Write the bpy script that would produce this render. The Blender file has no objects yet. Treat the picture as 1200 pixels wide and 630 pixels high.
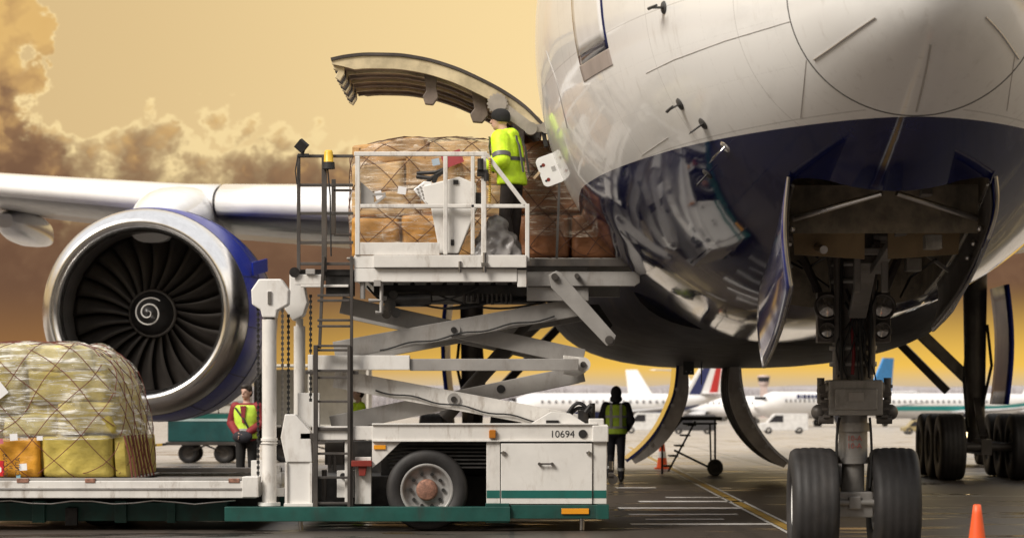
import bpy, bmesh, math, random
from mathutils import Vector, Matrix, noise
R = math.radians
rnd = random.Random(7)
scene = bpy.context.scene
C = scene.collection

# ------------------------------------------------------------------ camera
F, HZ, CAMH = 3000.0, 470.0, 1.5          # photo pixels: focal length, horizon row; eye height in metres
cam_data = bpy.data.cameras.new('camera'); cam = bpy.data.objects.new('camera', cam_data); C.objects.link(cam)
cam.location = (0, 0, CAMH); cam.rotation_euler = (R(90), 0, 0)
cam_data.sensor_width = 36; cam_data.lens = 90; cam_data.shift_y = 155/1200
cam_data.clip_start = 0.1; cam_data.clip_end = 6000
cam_data.dof.use_dof = True; cam_data.dof.focus_distance = 27.5; cam_data.dof.aperture_fstop = 2.8
scene.camera = cam

# ------------------------------------------------------------------ sky
SUN_AZ, SUN_EL = R(-132), R(42)           # azimuth measured from the view direction, negative to the left
world = bpy.data.worlds.new('World'); scene.world = world; world.use_nodes = True
nt = world.node_tree; nt.nodes.clear()
def nd(tree, typ, **kw):
    n = tree.nodes.new(typ)
    for k, v in kw.items(): setattr(n, k, v)
    return n
def setin(tree, sock, v):
    if isinstance(v, bpy.types.NodeSocket): tree.links.new(v, sock)
    elif v is not None: sock.default_value = v
def mth(tree, op, a, b=None, c=None, clamp=False):
    n = nd(tree, 'ShaderNodeMath', operation=op, use_clamp=clamp)
    setin(tree, n.inputs[0], a); setin(tree, n.inputs[1], b); setin(tree, n.inputs[2], c)
    return n.outputs[0]
def mixc(tree, f, a, b):
    n = nd(tree, 'ShaderNodeMix', data_type='RGBA')
    setin(tree, n.inputs[0], f)
    for s, v in ((n.inputs[6], a), (n.inputs[7], b)):
        setin(tree, s, (v[0], v[1], v[2], 1) if isinstance(v, tuple) and len(v) == 3 else v)
    return n.outputs[2]
def ramp(tree, f, stops, interp='LINEAR'):
    n = nd(tree, 'ShaderNodeValToRGB'); n.color_ramp.interpolation = interp
    e = n.color_ramp.elements
    while len(e) < len(stops): e.new(0.5)
    for el, (p, col) in zip(e, stops):
        el.position = p; el.color = (*col, 1) if len(col) == 3 else col
    setin(tree, n.inputs[0], f)
    return n.outputs[0]
def sstep(tree, v, lo, hi):
    n = nd(tree, 'ShaderNodeMapRange', interpolation_type='SMOOTHSTEP')
    setin(tree, n.inputs[0], v); n.inputs[1].default_value = lo; n.inputs[2].default_value = hi
    return n.outputs[0]
def fbm(tree, vec, scale, detail=6, rough=.55, dist=0):
    n = nd(tree, 'ShaderNodeTexNoise'); setin(tree, n.inputs['Vector'], vec)
    n.inputs['Scale'].default_value = scale; n.inputs['Detail'].default_value = detail
    n.inputs['Roughness'].default_value = rough; n.inputs['Distortion'].default_value = dist
    return n.outputs['Fac']
def comb(tree, x, y, z):
    n = nd(tree, 'ShaderNodeCombineXYZ')
    for i, v in enumerate((x, y, z)): setin(tree, n.inputs[i], v)
    return n.outputs[0]
tc = nd(nt, 'ShaderNodeTexCoord'); sp = nd(nt, 'ShaderNodeSeparateXYZ'); nt.links.new(tc.outputs['Generated'], sp.inputs[0])
dx, dy, dz = sp.outputs
az = mth(nt, 'ARCTAN2', dx, dy); el = mth(nt, 'ARCSINE', dz)
uv = comb(nt, az, mth(nt, 'MULTIPLY', el, 1.15), 0)
# clear evening sky: warm low down, paler and neutral overhead
low = mixc(nt, sstep(nt, az, -.22, .06), (.76, .545, .27), (1.06, .80, .405))
clear = mixc(nt, sstep(nt, el, .16, .62), low, (1.12, 1.12, 1.14))
# cumulus bank
big = fbm(nt, comb(nt, mth(nt, 'MULTIPLY', az, 1.0), 3.3, 0), 9, 2)
top = mth(nt, 'ADD', .082, mth(nt, 'MULTIPLY', big, .036))
tw = mth(nt, 'DIVIDE', mth(nt, 'ADD', az, mth(nt, 'ADD', .219, mth(nt, 'MULTIPLY', mth(nt, 'SUBTRACT', fbm(nt, uv, 34, 8, .6, .3), .5), .075))), .032)
tower = mth(nt, 'MULTIPLY', .22, mth(nt, 'POWER', 2.718, mth(nt, 'MULTIPLY', mth(nt, 'POWER', mth(nt, 'ABSOLUTE', tw), 4.0), -1.0)))
def puff(vec, scale, sm):
    n = nd(nt, 'ShaderNodeTexVoronoi', feature='SMOOTH_F1', voronoi_dimensions='2D'); setin(nt, n.inputs['Vector'], vec)
    n.inputs['Scale'].default_value = scale; n.inputs['Smoothness'].default_value = sm
    return mth(nt, 'SUBTRACT', .45, n.outputs['Distance'])
wob = mth(nt, 'MULTIPLY', mth(nt, 'SUBTRACT', fbm(nt, uv, 60, 5, .6), .5), .022)
uvw = comb(nt, mth(nt, 'ADD', az, wob), mth(nt, 'ADD', mth(nt, 'MULTIPLY', el, 1.15), mth(nt, 'MULTIPLY', wob, .8)), 0)
v1, v2, v3, v4 = puff(uvw, 24, .25), puff(uvw, 62, .3), puff(uvw, 140, .35), puff(uvw, 320, .4)
def wsum(*ts):
    r_ = None
    for v, k in ts:
        x_ = mth(nt, 'MULTIPLY', v, k); r_ = x_ if r_ is None else mth(nt, 'ADD', r_, x_)
    return r_
frac = mth(nt, 'SUBTRACT', fbm(nt, uv, 90, 8, .62, .4), .5)
edge = wsum((v1, .026), (v2, .024), (v3, .012), (v4, .005), (frac, .019))
d = mth(nt, 'SUBTRACT', mth(nt, 'ADD', mth(nt, 'ADD', top, tower), edge), el)
dd = mth(nt, 'ADD', mth(nt, 'SUBTRACT', d, .002), wsum((puff(uvw, 40, .3), -.010), (v3, -.008), (frac, .016)))
hgt = mth(nt, 'ADD', el, wsum((v2, .042), (v3, .024), (v4, .010), (frac, .020)))
body = ramp(nt, mth(nt, 'MULTIPLY', hgt, 6.0), [(0, (.16, .085, .05)), (.30, (.175, .092, .053)), (.50, (.215, .117, .066)), (.62, (.31, .175, .09)), (.74, (.60, .36, .145)), (.88, (.82, .52, .19)), (1, (.80, .50, .18))])
rim = mth(nt, 'POWER', 2.718, mth(nt, 'MULTIPLY', mth(nt, 'MAXIMUM', mth(nt, 'SUBTRACT', dd, .004), 0), -150.0))
hi_c = mixc(nt, mth(nt, 'MULTIPLY', rim, .9), body, (1.06, .82, .42))
sky1 = mixc(nt, sstep(nt, d, .0, .0045), clear, hi_c)
# glow under the bank, stronger to the right
glow = mixc(nt, sstep(nt, az, -.20, .05), (.34, .165, .058), (.98, .59, .10))
sky2 = mixc(nt, mth(nt, 'SUBTRACT', 1, sstep(nt, el, .010, .048)), sky1, glow)
haze_c = mixc(nt, mth(nt, 'SUBTRACT', 1, sstep(nt, el, .004, .015)), sky2, (.70, .55, .36))
bg = nd(nt, 'ShaderNodeBackground'); nt.links.new(haze_c, bg.inputs[0]); bg.inputs[1].default_value = .92
out = nd(nt, 'ShaderNodeOutputWorld'); nt.links.new(bg.outputs[0], out.inputs[0])

sun_data = bpy.data.lights.new('sun', 'SUN'); sun = bpy.data.objects.new('sun', sun_data); C.objects.link(sun)
sun_data.energy = 3.8; sun_data.angle = R(22); sun_data.color = (1, .93, .83)
sd = Vector((math.sin(SUN_AZ)*math.cos(SUN_EL), math.cos(SUN_AZ)*math.cos(SUN_EL), math.sin(SUN_EL)))
sun.rotation_euler = sd.to_track_quat('Z', 'Y').to_euler()

scene.view_settings.view_transform = 'Standard'; scene.view_settings.look = 'None'
scene.view_settings.exposure = 0.0; scene.view_settings.gamma = 1
scene.cycles.use_denoising = True
scene.cycles.max_bounces = 8; scene.cycles.transparent_max_bounces = 12
scene.cycles.sample_clamp_indirect = 6

# ------------------------------------------------------------------ pixel -> place helpers
def PX(px, Y): return (px-600)*Y/F
def PZ(py, Y): return CAMH+(HZ-py)*Y/F
def P(px, py, Y): return Vector((PX(px, Y), Y, PZ(py, Y)))

# ------------------------------------------------------------------ materials
MATS = {}
def mat(name, col, rough=.5, metal=0.0, var=.12, scale=2.5, bump=0.0, bscale=30, coat=0.0, dirt=0.0,
        dirtcol=(.05, .04, .032), dscale=1.3, stretch=(1, 1, .35), spec=.5, alpha=None, emit=None):
    if name in MATS: return MATS[name]
    m = bpy.data.materials.new(name); m.use_nodes = True; t = m.node_tree; t.nodes.clear()
    o = nd(t, 'ShaderNodeOutputMaterial'); b = nd(t, 'ShaderNodeBsdfPrincipled'); t.links.new(b.outputs[0], o.inputs[0])
    g = nd(t, 'ShaderNodeTexCoord'); mp = nd(t, 'ShaderNodeMapping'); t.links.new(g.outputs['Object'], mp.inputs[0])
    mp.inputs['Scale'].default_value = stretch
    n1 = fbm(t, g.outputs['Object'], scale, 6, .6)
    lo = tuple(max(0, c*(1-var)) for c in col); hi = tuple(min(1, c*(1+var)) for c in col)
    c = mixc(t, sstep(t, n1, .3, .7), lo, hi)
    if dirt:
        n2 = fbm(t, mp.outputs[0], dscale*3, 9, .68, .3)
        c = mixc(t, mth(t, 'MULTIPLY', sstep(t, n2, .5, .72), dirt), c, dirtcol)
    t.links.new(c, b.inputs['Base Color'])
    rr = mth(t, 'ADD', rough, mth(t, 'MULTIPLY', mth(t, 'SUBTRACT', fbm(t, g.outputs['Object'], scale*2.3, 5, .6), .5), min(.25, rough*.8)), clamp=True)
    t.links.new(rr, b.inputs['Roughness'])
    b.inputs['Metallic'].default_value = metal; b.inputs['Specular IOR Level'].default_value = spec
    b.inputs['Coat Weight'].default_value = coat; b.inputs['Coat Roughness'].default_value = .06
    if bump:
        bn = nd(t, 'ShaderNodeBump'); bn.inputs['Strength'].default_value = bump; bn.inputs['Distance'].default_value = .02
        t.links.new(fbm(t, mp.outputs[0], bscale, 6, .6), bn.inputs['Height']); t.links.new(bn.outputs[0], b.inputs['Normal'])
    if emit:
        b.inputs['Emission Color'].default_value = (*emit[0], 1); b.inputs['Emission Strength'].default_value = emit[1]
    MATS[name] = m
    return m

m_white = mat('loader_white_paint', (.68, .655, .62), .42, var=.08, dirt=.55, dirtcol=(.20, .14, .09), coat=.1, dscale=2.4)
m_whiter = mat('loader_white_panel', (.72, .70, .67), .38, var=.05, dirt=.3, dirtcol=(.26, .19, .13), coat=.1, dscale=2.2)
m_greyshade = mat('grey_and_shade_paint', (.31, .295, .28), .45, var=.12, dirt=.5, dirtcol=(.14, .11, .085))  # shade under platform and fuselage is put into this grey
m_green = mat('chassis_green_paint', (.012, .075, .062), .42, var=.25, dirt=.6, dirtcol=(.03, .03, .026))
m_steel = mat('ladder_dark_steel', (.075, .066, .06), .55, .3, var=.3, dirt=.4, dirtcol=(.13, .10, .07))
m_black = mat('black_rubber', (.014, .013, .013), .6, var=.3, bump=.15, bscale=18)
m_tyre = mat('tyre_rubber', (.021, .019, .019), .62, var=.35, dirt=.35, dirtcol=(.06, .05, .042), bump=.1, bscale=40)
m_dark = mat('dark_machinery', (.022, .020, .019), .5, .2, var=.5, scale=9, dirt=.4, dirtcol=(.07, .05, .03))
m_metal = mat('bare_metal', (.50, .48, .46), .30, 1.0, var=.15, dirt=.3, dirtcol=(.2, .17, .14))
m_chrome = mat('bright_metal', (.72, .71, .70), .16, 1.0, var=.06)
m_rim = mat('wheel_rim_grey', (.34, .33, .32), .45, .35, var=.15, dirt=.5, dirtcol=(.12, .08, .05))
m_rust = mat('rusty_hub', (.26, .13, .09), .7, .1, var=.4, scale=25)
m_amber = mat('amber_lens', (.80, .33, .02), .25, coat=.5, var=.05)
m_yellow = mat('yellow_plastic', (.75, .46, .03), .4, var=.08)
m_red = mat('red_paint', (.20, .022, .014), .5, var=.2, dirt=.3)
m_decal = mat('black_lettering', (.02, .02, .02), .6, var=.05)
m_stripe = mat('teal_stripe', (.014, .12, .10), .4, var=.12, dirt=.2)

# ------------------------------------------------------------------ mesh builder
ORG = {}
def frame_z(v):
    v = v.normalized(); q = v.to_track_quat('Z', 'Y').to_matrix(); return q.col[0].copy(), q.col[1].copy()
class MB:
    def __init__(s): s.v = []; s.f = []; s.s = []; s.m = []
    def add(s, vs, fs, smooth=False, mi=0):
        o = len(s.v); s.v += [Vector(v) for v in vs]
        for f in fs: s.f.append([i+o for i in f]); s.s.append(smooth); s.m.append(mi)
        return s
    def box(s, x0, x1, y0, y1, z0, z1, mi=0):
        if x0 > x1: x0, x1 = x1, x0
        if z0 > z1: z0, z1 = z1, z0
        return s.add([(x, y, z) for z in (z0, z1) for y in (y0, y1) for x in (x0, x1)],
              [(0,2,3,1), (4,5,7,6), (0,1,5,4), (2,6,7,3), (0,4,6,2), (1,3,7,5)], False, mi)
    def pb(s, x0, y0, x1, y1, Y0, Y1, Yr=None, mi=0):      # box whose front face was read off the photograph
        Yr = Yr or Y0
        return s.box(PX(x0, Yr), PX(x1, Yr), Y0, Y1, PZ(y1, Yr), PZ(y0, Yr), mi)
    def beam(s, a, b, w, h, up=(0, 0, 1)):
        a, b = Vector(a), Vector(b); d_ = (b-a).normalized(); u = Vector(up)
        if abs(d_.dot(u)) > .98: u = Vector((0, 1, 0))
        sx = d_.cross(u).normalized(); su = sx.cross(d_)
        vs = [p+sx*i*w/2+su*j*h/2 for p in (a, b) for j in (-1, 1) for i in (-1, 1)]
        return s.add(vs, [(0,1,3,2), (4,6,7,5), (0,4,5,1), (2,3,7,6), (0,2,6,4), (1,5,7,3)])
    def cyl(s, a, b, r0, r1=None, n=14, caps=True):
        a, b = Vector(a), Vector(b); r1 = r0 if r1 is None else r1
        u, w = frame_z(b-a); vs = []
        for p, r in ((a, r0), (b, r1)):
            vs += [p+(u*math.cos(2*math.pi*i/n)+w*math.sin(2*math.pi*i/n))*r for i in range(n)]
        s.add(vs, [(i, (i+1) % n, n+(i+1) % n, n+i) for i in range(n)], True)
        if caps:
            s.add(vs[:n], [list(range(n-1, -1, -1))]); s.add(vs[n:], [list(range(n))])
        return s
    def tube(s, pts, r, n=8, closed=False):
        pts = [Vector(p) for p in pts]; rings = []; u = None; N = len(pts)
        for i, p in enumerate(pts):
            if closed: t_ = pts[(i+1) % N]-pts[i-1]
            else: t_ = pts[min(i+1, N-1)]-pts[max(i-1, 0)]
            t_.normalize()
            if u is None: u, _ = frame_z(t_)
            u = (u-t_*u.dot(t_)).normalized(); w = t_.cross(u)
            rr = r[i] if isinstance(r, (list, tuple)) else r
            rings.append([p+(u*math.cos(2*math.pi*k/n)+w*math.sin(2*math.pi*k/n))*rr for k in range(n)])
        return s.loft(rings, True, not closed, closed)
    def loft(s, rings, smooth=True, caps=True, closed=False, mi=0):
        n = len(rings[0]); vs = [v for r_ in rings for v in r_]; fs = []
        K = len(rings)
        for i in range(K if closed else K-1):
            a, b = i*n, ((i+1) % K)*n
            fs += [(a+k, a+(k+1) % n, b+(k+1) % n, b+k) for k in range(n)]
        s.add(vs, fs, smooth, mi)
        if caps and not closed:
            s.add(rings[0], [list(range(n-1, -1, -1))], False, mi); s.add(rings[-1], [list(range(n))], False, mi)
        return s
    def lathe(s, prof, n=32, M=None, closed=False):        # prof: (radius, along-axis); axis = local Z of M
        M = M or Matrix(); rings = []
        for r_, a in prof:
            rings.append([M @ Vector((r_*math.cos(2*math.pi*k/n), r_*math.sin(2*math.pi*k/n), a)) for k in range(n)])
        return s.loft(rings, True, False, closed)
    def prism(s, poly, y0, y1, mi=0):                      # poly: (x, z) outline, extruded along y
        n = len(poly); vs = [(x, y0, z) for x, z in poly]+[(x, y1, z) for x, z in poly]
        fs = [list(range(n)), list(range(2*n-1, n-1, -1))]+[(i, n+i, n+(i+1) % n, (i+1) % n) for i in range(n)]
        return s.add(vs, fs, False, mi)
    def pprism(s, pts, Y0, Y1, Yr=None):
        Yr = Yr or Y0
        return s.prism([(PX(a, Yr), PZ(b, Yr)) for a, b in pts], Y0, Y1)
    def grid(s, fn, nu, nv, smooth=True, mi=0):
        vs = [fn(i/nu, j/nv) for i in range(nu+1) for j in range(nv+1)]
        w = nv+1
        return s.add(vs, [(i*w+j, (i+1)*w+j, (i+1)*w+j+1, i*w+j+1) for i in range(nu) for j in range(nv)], smooth, mi)
    def ball(s, c, r, n=14, m=9):
        c = Vector(c); r = Vector(r) if not isinstance(r, (int, float)) else Vector((r, r, r))
        rings = []
        for i in range(1, m):
            a = math.pi*i/m
            rings.append([c+Vector((r.x*math.sin(a)*math.cos(2*math.pi*k/n), r.y*math.sin(a)*math.sin(2*math.pi*k/n), -r.z*math.cos(a))) for k in range(n)])
        s.loft(rings, True, False)
        o = len(s.v)-len(rings)*n
        s.v += [c-Vector((0, 0, r.z)), c+Vector((0, 0, r.z))]; a, b = len(s.v)-2, len(s.v)-1
        l = o+(len(rings)-1)*n
        for k in range(n):
            s.f.append([a, o+(k+1) % n, o+k]); s.f.append([b, l+k, l+(k+1) % n]); s.s += [True, True]; s.m += [0, 0]
        return s
    def sbox(s, c, h, k=9, n=8, amp=.0, freq=2.0, seed=0, zmin=None):   # soft box with an uneven surface
        for face in range(6):
            ax = face//2; sg = 1 if face % 2 else -1; a1, a2 = (ax+1) % 3, (ax+2) % 3
            def fn(u, v):
                dvec = [0, 0, 0]; dvec[ax] = sg; dvec[a1] = (2*u-1)*sg; dvec[a2] = 2*v-1
                return soft(dvec, c, h, k, amp, freq, seed)
            s.grid(fn, n, n)
        return s
    def warped(s, fn): s.v = [fn(v) for v in s.v]; return s
    def build(s, name, material, parent=None, bevel=0.0, loc=None, recalc=False, doubles=False, sharp=None):
        org = ORG.get(parent, Vector((0, 0, 0))) if parent else Vector(loc) if loc is not None else Vector((0, 0, 0))
        me = bpy.data.meshes.new(name)
        me.from_pydata([v-org for v in s.v], [], s.f)
        mats = material if isinstance(material, (list, tuple)) else [material]
        for m_ in mats: me.materials.append(m_)
        me.polygons.foreach_set('use_smooth', s.s); me.polygons.foreach_set('material_index', s.m)
        if recalc or doubles:
            bm = bmesh.new(); bm.from_mesh(me)
            if doubles: bmesh.ops.remove_doubles(bm, verts=bm.verts, dist=1e-4)
            if recalc: bmesh.ops.recalc_face_normals(bm, faces=bm.faces)
            bm.to_mesh(me); bm.free()
        me.update()
        if sharp: me.set_sharp_from_angle(angle=R(sharp))
        o = bpy.data.objects.new(name, me); C.objects.link(o)
        if parent: o.parent = parent
        else: o.location = org
        ORG[o] = org
        if bevel:
            b = o.modifiers.new('bevel', 'BEVEL'); b.width = bevel; b.segments = 2; b.limit_method = 'ANGLE'; b.angle_limit = R(40)
        return o
def soft(dv, c, h, k, amp, freq, seed):
    q = (abs(dv[0])**k+abs(dv[1])**k+abs(dv[2])**k)**(1/k)
    p = Vector((dv[0]/q*h[0], dv[1]/q*h[1], dv[2]/q*h[2])); nrm = p.normalized()
    if amp:
        w = noise.noise((p+Vector((seed*7.3, seed*3.1, seed)))*freq)+.5*noise.noise((p+Vector((seed, 9, seed*2)))*freq*2.3)
        p = p+nrm*amp*w
    return Vector(c)+p
def thing(name, label, cat, loc=(0, 0, 0), rotz=0, group=None, local=False):
    o = bpy.data.objects.new(name, None); C.objects.link(o); o.empty_display_size = .2
    o.location = loc; o.rotation_euler = (0, 0, rotz); o['label'] = label; o['category'] = cat
    if group: o['group'] = group
    ORG[o] = Vector((0, 0, 0)) if local else Vector(loc)
    return o
def tag(o, label, cat, group=None):
    o['label'] = label; o['category'] = cat
    if group: o['group'] = group
    return o
def struct(o): o['kind'] = 'structure'; return o
def stuff(o): o['kind'] = 'stuff'; return o
def pchip(xs, ys):
    n = len(xs); h = [xs[i+1]-xs[i] for i in range(n-1)]; dl = [(ys[i+1]-ys[i])/h[i] for i in range(n-1)]
    m = [dl[0]]+[0 if dl[i-1]*dl[i] <= 0 else 2/(1/dl[i-1]+1/dl[i]) for i in range(1, n-1)]+[dl[-1]]
    def f(x):
        if x <= xs[0]: return ys[0]
        if x >= xs[-1]: return ys[-1]
        i = max(j for j in range(n-1) if xs[j] <= x); t = (x-xs[i])/h[i]
        return ((2*t**3-3*t*t+1)*ys[i]+(t**3-2*t*t+t)*h[i]*m[i]+(-2*t**3+3*t*t)*ys[i+1]+(t**3-t*t)*h[i]*m[i+1])
    return f
def text_mesh(name, txt, size, material, parent, M, extrude=.002):
    cu = bpy.data.curves.new(name, 'FONT'); cu.body = txt; cu.size = size; cu.extrude = extrude; cu.align_x = 'CENTER'; cu.align_y = 'CENTER'
    to = bpy.data.objects.new(name, cu); C.objects.link(to)
    dg = bpy.context.evaluated_depsgraph_get(); me = bpy.data.meshes.new_from_object(to.evaluated_get(dg))
    bpy.data.objects.remove(to); me.materials.clear(); me.materials.append(material)
    org = ORG.get(parent, Vector((0, 0, 0)))
    me.transform(Matrix.Translation(-org) @ M)
    o = bpy.data.objects.new(name, me); C.objects.link(o); o.parent = parent; ORG[o] = org
    return o

# ================================================================== GROUND
def gz(y):                                   # the apron drains gently away from the stand
    if y < 85: return 0.0
    t = min(1, (y-85)/215)
    return -2.0*t*t*(3-2*t) - max(0, y-300)*.0012
m_ground = bpy.data.materials.new('wet_asphalt'); m_ground.use_nodes = True
t = m_ground.node_tree; t.nodes.clear()
o_ = nd(t, 'ShaderNodeOutputMaterial'); b_ = nd(t, 'ShaderNodeBsdfPrincipled'); t.links.new(b_.outputs[0], o_.inputs[0])
g_ = nd(t, 'ShaderNodeTexCoord'); gp = g_.outputs['Object']
mp = nd(t, 'ShaderNodeMapping'); t.links.new(gp, mp.inputs[0]); mp.inputs['Scale'].default_value = (.16, .42, 1)
fine = fbm(t, gp, 30, 6, .7); patch = fbm(t, gp, .35, 6, .6)
sy = nd(t, 'ShaderNodeSeparateXYZ'); t.links.new(gp, sy.inputs[0])
base = mixc(t, patch, (.048, .037, .030), (.078, .062, .051))
base = mixc(t, mth(t, 'MULTIPLY', sstep(t, fine, .45, .75), .5), base, (.10, .09, .08))
# far apron painted lighter: stands for grazing gloss and open light
far_lit = mixc(t, patch, (.31, .275, .245), (.43, .39, .35))
base = mixc(t, sstep(t, mth(t, 'ADD', sy.outputs[1], mth(t, 'MULTIPLY', patch, 4)), 57.0, 59.0), base, far_lit)
bk = nd(t, 'ShaderNodeTexBrick'); t.links.new(gp, bk.inputs['Vector']); bk.inputs['Scale'].default_value = 1
bk.offset = 0; bk.inputs['Brick Width'].default_value = 6; bk.inputs['Row Height'].default_value = 6; bk.inputs['Mortar Size'].default_value = .03
bk.inputs['Color1'].default_value = bk.inputs['Color2'].default_value = (1, 1, 1, 1); bk.inputs['Mortar'].default_value = (0, 0, 0, 1)
base = mixc(t, bk.outputs['Fac'], base, (.03, .027, .025))
wet = sstep(t, fbm(t, mp.outputs[0], 2.2, 7, .62, .6), .545, .62)
base = mixc(t, mth(t, 'MULTIPLY', wet, .45), base, (.03, .027, .025))
mp3 = nd(t, 'ShaderNodeMapping'); t.links.new(gp, mp3.inputs[0]); mp3.inputs['Scale'].default_value = (1.6, .05, 1); mp3.inputs['Rotation'].default_value = (0, 0, .05)
base = mixc(t, mth(t, 'MULTIPLY', sstep(t, fbm(t, mp3.outputs[0], 2.0, 5, .6, .4), .56, .68), .55), base, (.022, .019, .017))
base = mixc(t, mth(t, 'MULTIPLY', sstep(t, fbm(t, gp, 1.1, 7, .66, .8), .60, .70), .6), base, (.016, .014, .013))
t.links.new(base, b_.inputs['Base Color'])
t.links.new(mth(t, 'SUBTRACT', mth(t, 'ADD', .36, mth(t, 'MULTIPLY', fine, .15)), mth(t, 'MULTIPLY', wet, .31)), b_.inputs['Roughness'])
bn = nd(t, 'ShaderNodeBump'); t.links.new(mth(t, 'MULTIPLY', mth(t, 'SUBTRACT', 1, wet), .35), bn.inputs['Strength']); bn.inputs['Distance'].default_value = .01
t.links.new(fine, bn.inputs['Height']); t.links.new(bn.outputs[0], b_.inputs['Normal'])
ys = [-50, 0, 20, 40, 60, 80]+list(range(90, 310, 8))+[340, 400, 500, 600, 700, 800, 900, 940]
mb = MB(); xs_ = [-940, -600, -250, -60, 0, 60, 250, 600, 940]
mb.grid(lambda u, v: Vector((xs_[round(u*8)], ys[round(v*(len(ys)-1))], gz(ys[round(v*(len(ys)-1))]))), 8, len(ys)-1)
struct(mb.build('apron', m_ground))
m_yline = mat('worn_yellow_line', (.36, .22, .04), .5, var=.2, dirt=.75, dirtcol=(.09, .08, .07), dscale=1.2, stretch=(1, 1, 1))
m_wline = mat('worn_white_line', (.55, .53, .50), .45, var=.15, dirt=.75, dirtcol=(.10, .09, .08), dscale=1.2, stretch=(1, 1, 1))
def gline(name, p0, p1, w, m_, z=.004):
    a, b = Vector((*p0, 0)), Vector((*p1, 0)); n_ = Vector((-(b-a).y, (b-a).x, 0)).normalized()*w/2; N = 24
    mb = MB()
    for i in range(N):
        q0, q1 = a.lerp(b, i/N), a.lerp(b, (i+1)/N)
        mb.add([q+sg*n_+Vector((0, 0, gz(q.y)+z)) for q in (q0, q1) for sg in (-1, 1)], [(0, 1, 3, 2)])
    return struct(mb.build(name, m_))
gline('lead_in_line', (3.05, 10), (3.85, 84), .13, m_yline)
gline('line_border', (2.945, 10), (3.745, 84), .05, m_wline); gline('line_border', (3.155, 10), (3.955, 84), .05, m_wline)
gline('stand_line', (-40, 54.2), (60, 53.4), .42, m_wline)
gline('stand_line', (-60, 70.5), (80, 69.0), .6, m_wline)
gline('stand_line', (4, 40.6), (40, 40.2), .10, m_wline)
m_wglint = mat('wet_glint_white', (.80, .78, .76), .30, var=.1, dirt=1.0, dirtcol=(.06, .05, .042), dscale=1.9, stretch=(.5, 1.6, 1))  # reflections on the wet ground painted as broken white streaks
for Yl, xa, xb, w_ in ((31.3, 1.45, 3.15, .42), (34.0, 1.55, 3.0, .30), (36.0, 1.5, 3.2, .5), (38.4, 1.9, 3.5, .42), (40.0, 2.4, 3.4, .3), (32.6, 1.7, 2.7, .2), (44.5, 1.8, 2.5, .4)):
    gline('wet_glint_streak', (xa, Yl), (xb, Yl+.03), w_, m_wglint)


# ================================================================== TERMINAL (the photograph was taken from in front of it; it shows in the gloss of the nose)
m_tglass = mat('terminal_dark_glazing', (.03, .032, .035), .08, var=.2, scale=.3, coat=.5); m_twall = mat('terminal_grey_cladding', (.16, .15, .14), .6, var=.15, scale=.6, dirt=.3)
term = thing('terminal_building', 'long dark-glazed terminal building behind the viewpoint', 'building', (0, -14, 0))
MB().box(-90, 90, -30, -8.3, 0, 11).build('wall', m_twall, term); MB().box(-91, 91, -31, -7.2, 11.005, 11.8).build('roof', m_twall, term)
for k in range(30):
    for j, (a, b) in enumerate(((.9, 3.6), (4.3, 7.0), (7.7, 10.4))): MB().box(-89.6+6*k, -84.2+6*k, -8.28, -8.2, a, b).build('window', m_tglass, term)

# ================================================================== AIRLINER (local frame: x to port = image right, y aft, z up)
AX0 = Vector((2.333+.036*18, 18, 0)); AROT = -math.atan(.036)
AM = Matrix.Translation(AX0) @ Matrix.Rotation(AROT, 4, 'Z'); AMI = AM.inverted()
air = thing('airliner', 'large white and navy blue airliner with its lower cargo door raised', 'airplane', AX0, AROT, local=True)
ts = [0, .15, .5, 1.2, 2, 3, 4, 5, 6, 7.5, 9, 11, 44, 50, 56, 61, 62.5]
zb = [4.5, 4.17, 3.93, 3.64, 3.36, 3.06, 2.83, 2.66, 2.53, 2.40, 2.33, 2.30, 2.30, 3.1, 4.3, 5.6, 6.2]
zt = [4.5, 4.84, 5.10, 5.52, 5.98, 6.65, 7.32, 7.82, 8.12, 8.37, 8.46, 8.5, 8.5, 8.45, 8.2, 7.5, 6.9]
ww = [0, .33, .62, .96, 1.36, 1.82, 2.19, 2.47, 2.69, 2.93, 3.06, 3.1, 3.1, 2.75, 1.9, .9, .25]
qs = [math.sqrt(a) for a in ts]
fzb, fzt, fww = pchip(qs, zb), pchip(qs, zt), pchip(qs, ww)
def sec(tt): q = math.sqrt(max(tt, 0)); a, b = fzb(q), fzt(q); return (a+b)/2, (b-a)/2, fww(q)
def fus(tt, ang, off=0):                     # ang 0 = port, pi/2 = top
    zc, h, w = sec(tt); return Vector(((w+off)*math.cos(ang), tt, zc+(h+off)*math.sin(ang)))
def fus_side(tt, z, side, off=0):
    zc, h, w = sec(tt); s_ = max(0, 1-((z-zc)/h)**2)**.5
    nrm = Vector((side*s_/w, 0, ((z-zc)/h)/h)).normalized()
    return Vector((side*w*s_, tt, z))+nrm*off
def fval(p):
    if p.y <= 0 or p.y >= 62: return 1
    zc, h, w = sec(p.y); return (p.x/max(w, 1e-4))**2+((p.z-zc)/max(h, 1e-4))**2-1
def fhit(px, py, off=.004):
    dirv = AMI.to_3x3() @ Vector(((px-600)/F, 1, (HZ-py)/F)); o0 = AMI @ Vector((0, 0, CAMH)); a = 17.5; st = .03
    while a < 60:
        if fval(o0+dirv*a) < 0:
            lo, hi = a-st, a
            for _ in range(30):
                mid = (lo+hi)/2
                if fval(o0+dirv*mid) < 0: hi = mid
                else: lo = mid
            p = o0+dirv*hi; e = 1e-3
            n = Vector([fval(p+Vector(v)*e)-fval(p-Vector(v)*e) for v in ((1, 0, 0), (0, 1, 0), (0, 0, 1))]).normalized()
            return p+n*off, n
        a += st
    return None
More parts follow.
